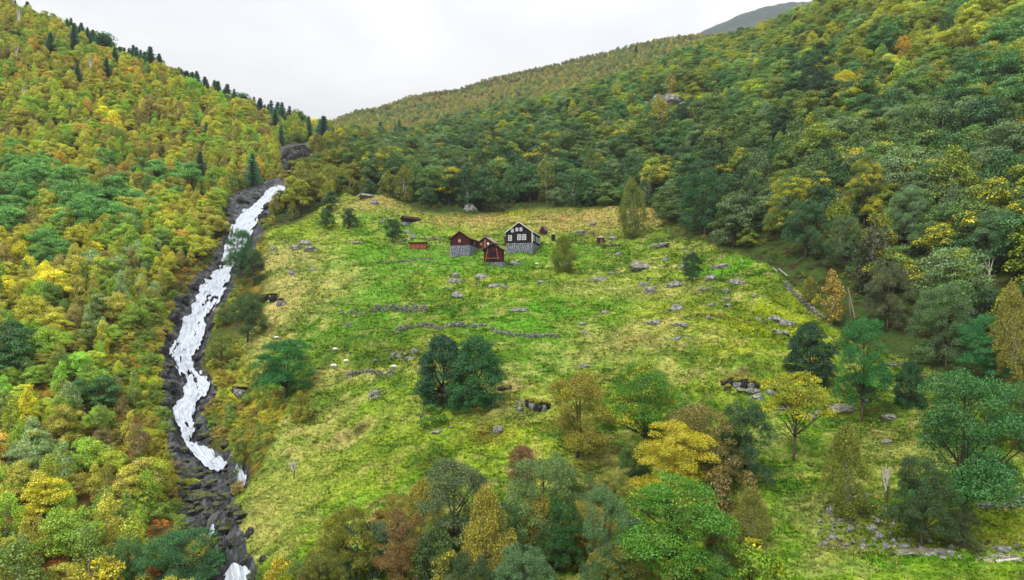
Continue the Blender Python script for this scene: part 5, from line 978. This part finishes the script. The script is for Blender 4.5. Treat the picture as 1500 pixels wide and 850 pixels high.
# ------------------------------------------------------------------ heaps of branches, snag, poles, fallen trunks
def twigs(name, px_, foot, w, d, h, n_, label, mat, seed, cat='branches'):
    p = G(px_, foot); rng = np.random.RandomState(seed); g_ = []
    for i in range(n_):
        a = rng.rand()*6.28; c = np.array([rng.uniform(-w/2, w/2), rng.uniform(-d/2, d/2), 0]); k = 1-min(1, math.hypot(c[0]/(w/2), c[1]/(d/2)))*.8; c[2] = h*k*rng.rand(); L_ = rng.uniform(.6, 1.8); dr = np.array([math.cos(a), math.sin(a), rng.uniform(-.2, .5)])*L_/2
        r_ = rng.uniform(.02, .05); g_.append(tube([c-dr, c+rng.normal(size=3)*.08, c+dr], [r_, r_*.8, r_*.3], 4))
    o = link(name, npmesh(name, *join(g_), [mat])); o.location = p; return tag(o, label, cat)
twigs('branch_heap', 1237, 606, 4.4, 2.4, 1.1, 260, 'heap of grey cut branches beside the tall green tree on the right', DEAD, 1)
twigs('brush_heap', 894, 362, 6.0, 2.5, 1.6, 200, 'grey brush heap beside the small red hut', bark('grey_brush', lin(120, 104, 110, .6), lin(60, 50, 54, .6)), 2)
twigs('broken_branches', 1010, 372, 5.0, 1.6, .5, 40, 'scattered bleached branches below the wood edge', DEAD, 5)
twigs('ruin_timber', 1466, 826, 2.6, 1.4, .4, 46, 'grey-violet heap of split timber at the lower right edge', DEAD, 6)
def snag(px_, foot, top, w, label, seed, forks=5, name='dead_tree'):
    p = G(px_, foot); h = (foot-top)/F*p.y; s = w/F*p.y; rng = np.random.RandomState(seed); r = empty(name, p); t = [tube([[0, 0, -.2], [.03*h, 0, h*.3], [-.02*h, 0, h*.6]], [.028*h, .024*h, .016*h], 6)]; link('trunk', npmesh('dead_trunk', *join(t), [BARK if forks > 4 else DEAD]), r)
    g_ = []
    for i in range(forks):
        x0 = (i/(forks-1)-.5)*s; a = [-.0, 0, h*.28+.06*h*rng.rand()]; g_.append(tube([a, [x0*.55, rng.normal()*.05, h*.6], [x0, rng.normal()*.1, h*(.82+.18*rng.rand())]], [.02*h, .016*h, .006*h], 5))
    for i in range(forks): z_ = h*(.45+.4*rng.rand()); g_.append(tube([[0, 0, z_], [rng.normal()*s*.4, .1, z_+.12*h]], [.008*h, .002*h], 3))
    link('branches', npmesh('dead_branches', *join(g_), [DEAD]), r); return tag(r, label, 'dead tree')
snag(1298, 742, 682, 14, 'bleached white broken tree stump with upright splinters by the ruins', 4, 5)
snag(1449, 414, 372, 14, 'white forked dead trunk in front of the dark right wood', 8, 3)
snag(133, 112, 84, 8, 'bare grey birch skeleton high on the left slope', 9, 4); snag(28, 46, 10, 8, 'tall bare grey tree near the top left corner', 10, 4); snag(24, 92, 62, 10, 'pale leafless tree at the left edge of the slope', 12, 4); snag(36, 152, 120, 8, 'thin bare trunk among golden birches at far left', 13, 3)
snag(430, 706, 672, 20, 'leafless grey shrub above the bottom grove', 14, 6)
def pole(name, a, b, rad, label, mat=DEAD, cat='pole'):
    p = G(*a); q = np.array([(b[0]-a[0])/F*p.y, 0, (a[1]-b[1])/F*p.y]); o = link(name, npmesh(name, *tube([-.12*q, .5*q+[.02, 0, 0], q], [rad*1.2, rad, rad*.8], 7), [mat])); o.location = p; return tag(o, label, cat)
pole('leaning_pole', (1252, 462), (1242, 418), .14, 'grey wooden pole leaning left beside the narrow golden birch', GREYW); pole('pole_stay', (1246, 460), (1243, 430), .06, 'thin stay beside the leaning grey pole', GREYW)
for i, (a, b, t_) in enumerate([((1152, 405), (1140, 395), 'bleached fallen trunk, upper one at the wood edge'), ((1091, 392), (1085, 384), 'short pale log at the upper meadow edge'), ((1138, 400), (1132, 394), 'pale broken stick left of the bleached fallen trunk')]): pole('fallen_log', a, b, .16, t_, DEAD, 'log')
for px_, foot in ((1055, 383), (1071, 388), (1087, 394), (967, 361)): pole('fence_post', (px_, foot), (px_+.3, foot-7), .07, uniq(f"weathered fence post {rel_to(px_, foot)}", px_, foot, LMK), DEAD, 'post')
pole('fallen_log', (1462, 832), (1492, 828), .12, 'pale fallen log at the bottom right edge', DEAD, 'log'); pole('fallen_log', (972, 298), (985, 291), .16, 'bleached fallen trunk under the dark wood edge', DEAD, 'log')
# ------------------------------------------------------------------ sheep
wool = plain('wool', (.72, .69, .6), .95, 14, .2); face_m = plain('sheep_face', (.45, .4, .34), .9)
def skin_mesh(name, pts, edges, rad, mat, sub=2):
    me = bpy.data.meshes.new(name); me.from_pydata(pts, edges, []); o = bpy.data.objects.new(name, me); COL.objects.link(o); md = o.modifiers.new('s', 'SKIN')
    for i, r_ in enumerate(rad): me.skin_vertices[0].data[i].radius = r_ if isinstance(r_, tuple) else (r_, r_)
    me.skin_vertices[0].data[0].use_root = True; o.modifiers.new('d', 'SUBSURF').levels = sub; dg = bpy.context.evaluated_depsgraph_get(); m2 = bpy.data.meshes.new_from_object(o.evaluated_get(dg)); bpy.data.objects.remove(o)
    m2.materials.clear(); m2.materials.append(mat)
    for p in m2.polygons: p.use_smooth = True
    m2.name = name; return m2
SBODY = skin_mesh('sheep_body', [(-.38, 0, .55), (0, 0, .56), (.36, 0, .58), (.52, 0, .66), (.66, 0, .50), (.80, 0, .38)], [(0, 1), (1, 2), (2, 3), (3, 4), (4, 5)], [(.2, .24), (.25, .28), (.2, .24), (.12, .13), (.09, .09), (.05, .05)], wool)
LEG = [tube([[x, y, .45], [x+(.04 if x < 0 else -.02), y, .25], [x, y, 0]], [.06, .035, .03], 6) for x in (-.32, .32) for y in (-.11, .11)]
SLEGS = [npmesh('sheep_leg', *q, [face_m]) for q in LEG]; SEARS = [npmesh('sheep_ear', *tube([[.64, s*.06, .52], [.62, s*.17, .50]], [.03, .012], 5), [wool]) for s in (-1, 1)]; STAIL = npmesh('sheep_tail', *tube([[-.55, 0, .6], [-.62, 0, .42]], [.04, .02], 5), [wool])
def sheep(px_, foot, rz, label):
    r = empty('sheep', G(px_, foot), rz); link('body', SBODY, r); [link('leg', q, r) for q in SLEGS]; [link('ear', q, r) for q in SEARS]; link('tail', STAIL, r); return tag(r, label, 'sheep', 'white sheep grazing on the left pasture')
sheep(488, 543, .2, 'upper of two white sheep close together at the top of the straw strip'); sheep(487, 548, -.3, 'lower of two white sheep close together on the straw strip'); sheep(506, 539, .3, 'white sheep grazing just right of the close pair')
sheep(578, 546, 3.4, 'white sheep grazing alone above the curved stone wall'); sheep(490, 519, .1, 'white sheep beside the dark scrub patch'); sheep(404, 498, 0, 'white sheep at the left rim of the pasture'); sheep(438, 514, .5, 'white sheep above the broad tree near the gorge')
sheep(787, 387, 2.9, 'white sheep lying below the big dark house')
# rocky ledges with overhanging turf
def ledge(label, blocks, seed, cap=True):
    r = empty('rock_ledge', G(*blocks[0][:2])); q = random.Random(seed)
    for px_, foot, w, h, dk_ in blocks:
        p = G(px_, foot); s = p.y/F; o = link('block', q.choice(DROCKS if dk_ else ROCKS), r); o.scale = (w*s*.55, w*s*.45, h*s*.6); o.location = p-r.location+Vector((0, w*s*.2, h*s*.42)); o.rotation_euler = (q.uniform(-.1, .1), q.uniform(-.1, .1), q.uniform(-.3, .3))
        if h > 8 and cap: c_ = link('turf_cap', q.choice(ROCKS), r); c_.data = TURF[q.randrange(3)]; c_.scale = (w*s*.68, w*s*.55, .5); c_.location = o.location+Vector((0, w*s*.12, h*s*.55)); c_.rotation_euler = (.1, 0, q.uniform(-.3, .3))
    return tag(r, label, 'rock ledge')
tm_ = M('overhanging_turf'); tn_ = tm_.noise(1.6, 5, tm_.obj(), .7); TM = tm_.finish(tm_.ramp(tn_, (.3, lin(84, 78, 34, .6)), (.5, lin(150, 150, 52, .6)), (.7, lin(196, 176, 96, .6))), .95, tm_.bump(tn_, 1, .3)); TURF = [npmesh('turf', *rock_geo(120+i), [TM]) for i in range(3)]
ledge('dark rocky ledge with hanging turf left of the golden-olive tree', [(780, 604, 11, 17, 0), (788, 605, 11, 16, 1), (773, 600, 9, 13, 1), (796, 603, 11, 14, 0), (803, 600, 8, 9, 1), (765, 590, 10, 6, 0)], 1)
ledge('dark rock overhang with grey slabs in the right meadow behind the grove', [(1072, 568, 11, 15, 1), (1081, 573, 12, 15, 0), (1091, 575, 12, 15, 1), (1101, 577, 11, 13, 0), (1110, 577, 9, 10, 1), (1062, 562, 11, 10, 1), (1105, 586, 22, 8, 0), (1088, 580, 20, 7, 0), (1066, 576, 10, 9, 1)], 2)
ledge('mossy bank with dark rock right of the dark evergreen pair', [(740, 572, 22, 7, 1), (728, 568, 14, 9, 1)], 3)
ledge('rocky knob on the gorge rim behind the broad green tree', [(352, 582, 22, 20, 0), (362, 572, 14, 14, 1)], 4)
ledge('dark cleft of rock on the gorge rim below the straw slope', [(388, 444, 14, 12, 1), (400, 446, 12, 14, 1), (409, 450, 10, 12, 0)], 5)
ledge('mossy grey outcrop high on the right wooded slope', [(948, 172, 26, 20, 0), (966, 166, 26, 22, 0), (985, 160, 30, 18, 0), (1004, 162, 26, 12, 0), (1040, 158, 20, 9, 0)], 6, False)
ledge('dark cliff above the head of the cascade', [(412, 254, 24, 26, 1), (430, 250, 26, 30, 1), (446, 242, 22, 26, 1), (424, 232, 24, 20, 1), (438, 226, 22, 16, 1)], 7, False)
# ------------------------------------------------------------------ grass tussocks
def tuft(seed, nb, hgt, spread, wid, lean):
    rng = np.random.RandomState(seed); V_ = []; F_ = []
    for i in range(nb):
        a = rng.rand()*6.28; r_ = spread*rng.rand()**.7; b = np.array([math.cos(a)*r_, math.sin(a)*r_, -.05]); d = np.array([math.cos(a), math.sin(a), 0])*lean*(.4+rng.rand()); h = hgt*(.6+.6*rng.rand()); s = np.array([-math.sin(a), math.cos(a), 0])*wid
        a2 = rng.rand()*.8-.4; s = s*math.cos(a2)+np.array([math.cos(a), math.sin(a), 0])*wid*math.sin(a2); m_ = b+d*.45+[0, 0, h*.7]; t = b+d+[0, 0, h*(.75+.3*rng.rand())]
        k = len(V_); V_ += [b-s, b+s, m_+s*.8, m_-s*.8, t]; F_ += [(k, k+1, k+2, k+3), (k+3, k+2, k+4, k+4)]
    V_ = np.array(V_); me = bpy.data.meshes.new('tuft'); me.from_pydata([tuple(v) for v in V_], [], [tuple(dict.fromkeys(f)) for f in F_]); return me
gm = M('grass_blades'); at = gm.n('ShaderNodeAttribute', attribute_type='INSTANCER', attribute_name='tint'); gp = gm.pos(); gn_ = gm.noise(.9, 4, gp, .6)
gc = gm.mix(1.0, at.outputs['Color'], gm.ramp(gn_, (.3, (.75, .85, .7)), (.7, (1.25, 1.2, 1.15))), 'MULTIPLY')
d = gm.n('ShaderNodeBsdfDiffuse', {'Color': gc}); t = gm.n('ShaderNodeBsdfTranslucent', {'Color': gc}); mxs = gm.n('ShaderNodeMixShader', {0: .35, 1: d.outputs[0], 2: t.outputs[0]}); gm.t.links.new(mxs.outputs[0], gm.out.inputs[0])
glib = bpy.data.collections.new('grass_library')
for i, a in enumerate([(1, 11, .30, .22, .035, .20), (2, 12, .24, .28, .040, .26), (3, 9, .42, .14, .030, .22), (4, 13, .18, .34, .05, .2)]):
    me = tuft(*a); me.materials.append(gm.m); glib.objects.link(bpy.data.objects.new(f'g{i}', me))
GNG = gn_tree(glib, 'scatter_grass')
def sow(name, step, ylo, yhi, ulo, uhi, scl, label, seed):
    x, y = scatter(step, ylo, yhi, ulo, uhi); m_ = zoneval(zM, x, y); ro = zoneval(rockw, x, y); k = (m_ > .45) & (ro < .3); x, y = x[k], y[k]; n = len(x)
    co = np.stack([zoneval(C[..., q], x, y) for q in range(3)], 1); j = rs.rand(n, 1); co = co*(.85+1.05*j)
    st = (rs.rand(n) < .13)[:, None]; co = np.where(st, co*.45+np.array(straw)*.9, co); dg_ = (rs.rand(n) < .12)[:, None]; co = np.where(dg_, co*.62, co)
    tall = .65+.7*np.clip(fbm(x/3, y/3, 3)+.35, 0, 1)+.35*rs.rand(n); s = scl*tall
    pick = rs.randint(0, 4, n); tn = np.stack([rs.normal(0, .12, n), rs.normal(0, .12, n), rs.rand(n)*6.28], 1)
    stuff(name, np.stack([x, y, gz(x, y)], 1), pick, np.stack([s*1.15, s*1.15, s*.85], 1), tn, np.concatenate([co, np.ones((n, 1))], 1), label, 'grass', GNG); return n
ng_ = sow('near_grass', .40, 52, 100, -.5, .82, .85, 'green and straw-coloured grass tussocks of the near pasture', 1)+sow('meadow_grass', .62, 100, 160, -.5, .75, 1.2, 'bright green and yellowish tussocky grass of the middle pasture', 2)+sow('upper_grass', 1.0, 160, 262, -.42, .45, 1.7, 'green and golden grass round the farm buildings', 3)
print('tufts', ng_)
# coarse herbs, bracken and moss cushions on the gorge banks
x, y = scatter(1.5, 78, 285, -.62, -.30); k = ((zoneval(LB, x, y) > .12) | (zoneval(zR, x, y) > .04)) & (zoneval(zR, x, y) < .5+.8*np.clip(fbm(x/6, y/6, 2), 0, 1)) & (zoneval(zS, x, y) < .05) & (zoneval(zM, x, y) < .6) & (rs.rand(len(x)) < .8); x, y = x[k], y[k]; n = len(x)
co = np.where((rs.rand(n) < .4)[:, None], Cc(158, 160, 48), Cc(108, 134, 50)); co = np.where((rs.rand(n) < .25)[:, None], Cc(140, 124, 58), co)*(.75+.5*rs.rand(n, 1))
wood('gorge_bank_scrub', np.ones(n, bool), x, y, gz(x, y)+.1, .8+2.0*rs.rand(n)**1.5, co, np.full(n, 'bush'), np.full(n, .1), 'low yellow-green and rusty scrub on the gorge banks')
# ------------------------------------------------------------------ thin air
hz = M('air'); vp = hz.n('ShaderNodeVolumePrincipled'); vp.inputs['Density'].default_value = .00008; vp.inputs['Color'].default_value = (.97, .985, 1, 1); hz.t.links.new(vp.outputs[0], hz.out.inputs['Volume'])
zlo = float((EF*YY).min())-1; zhi = float((EF*YY).max())+14
ho = link('haze', npmesh('haze', *bx(-5600, 5600, -30, 3700, zlo, zhi), [hz.m], smooth=False)); ho['kind'] = 'stuff'; ho['label'] = 'thin pale air between the far hills'; ho.display_type = 'WIRE'
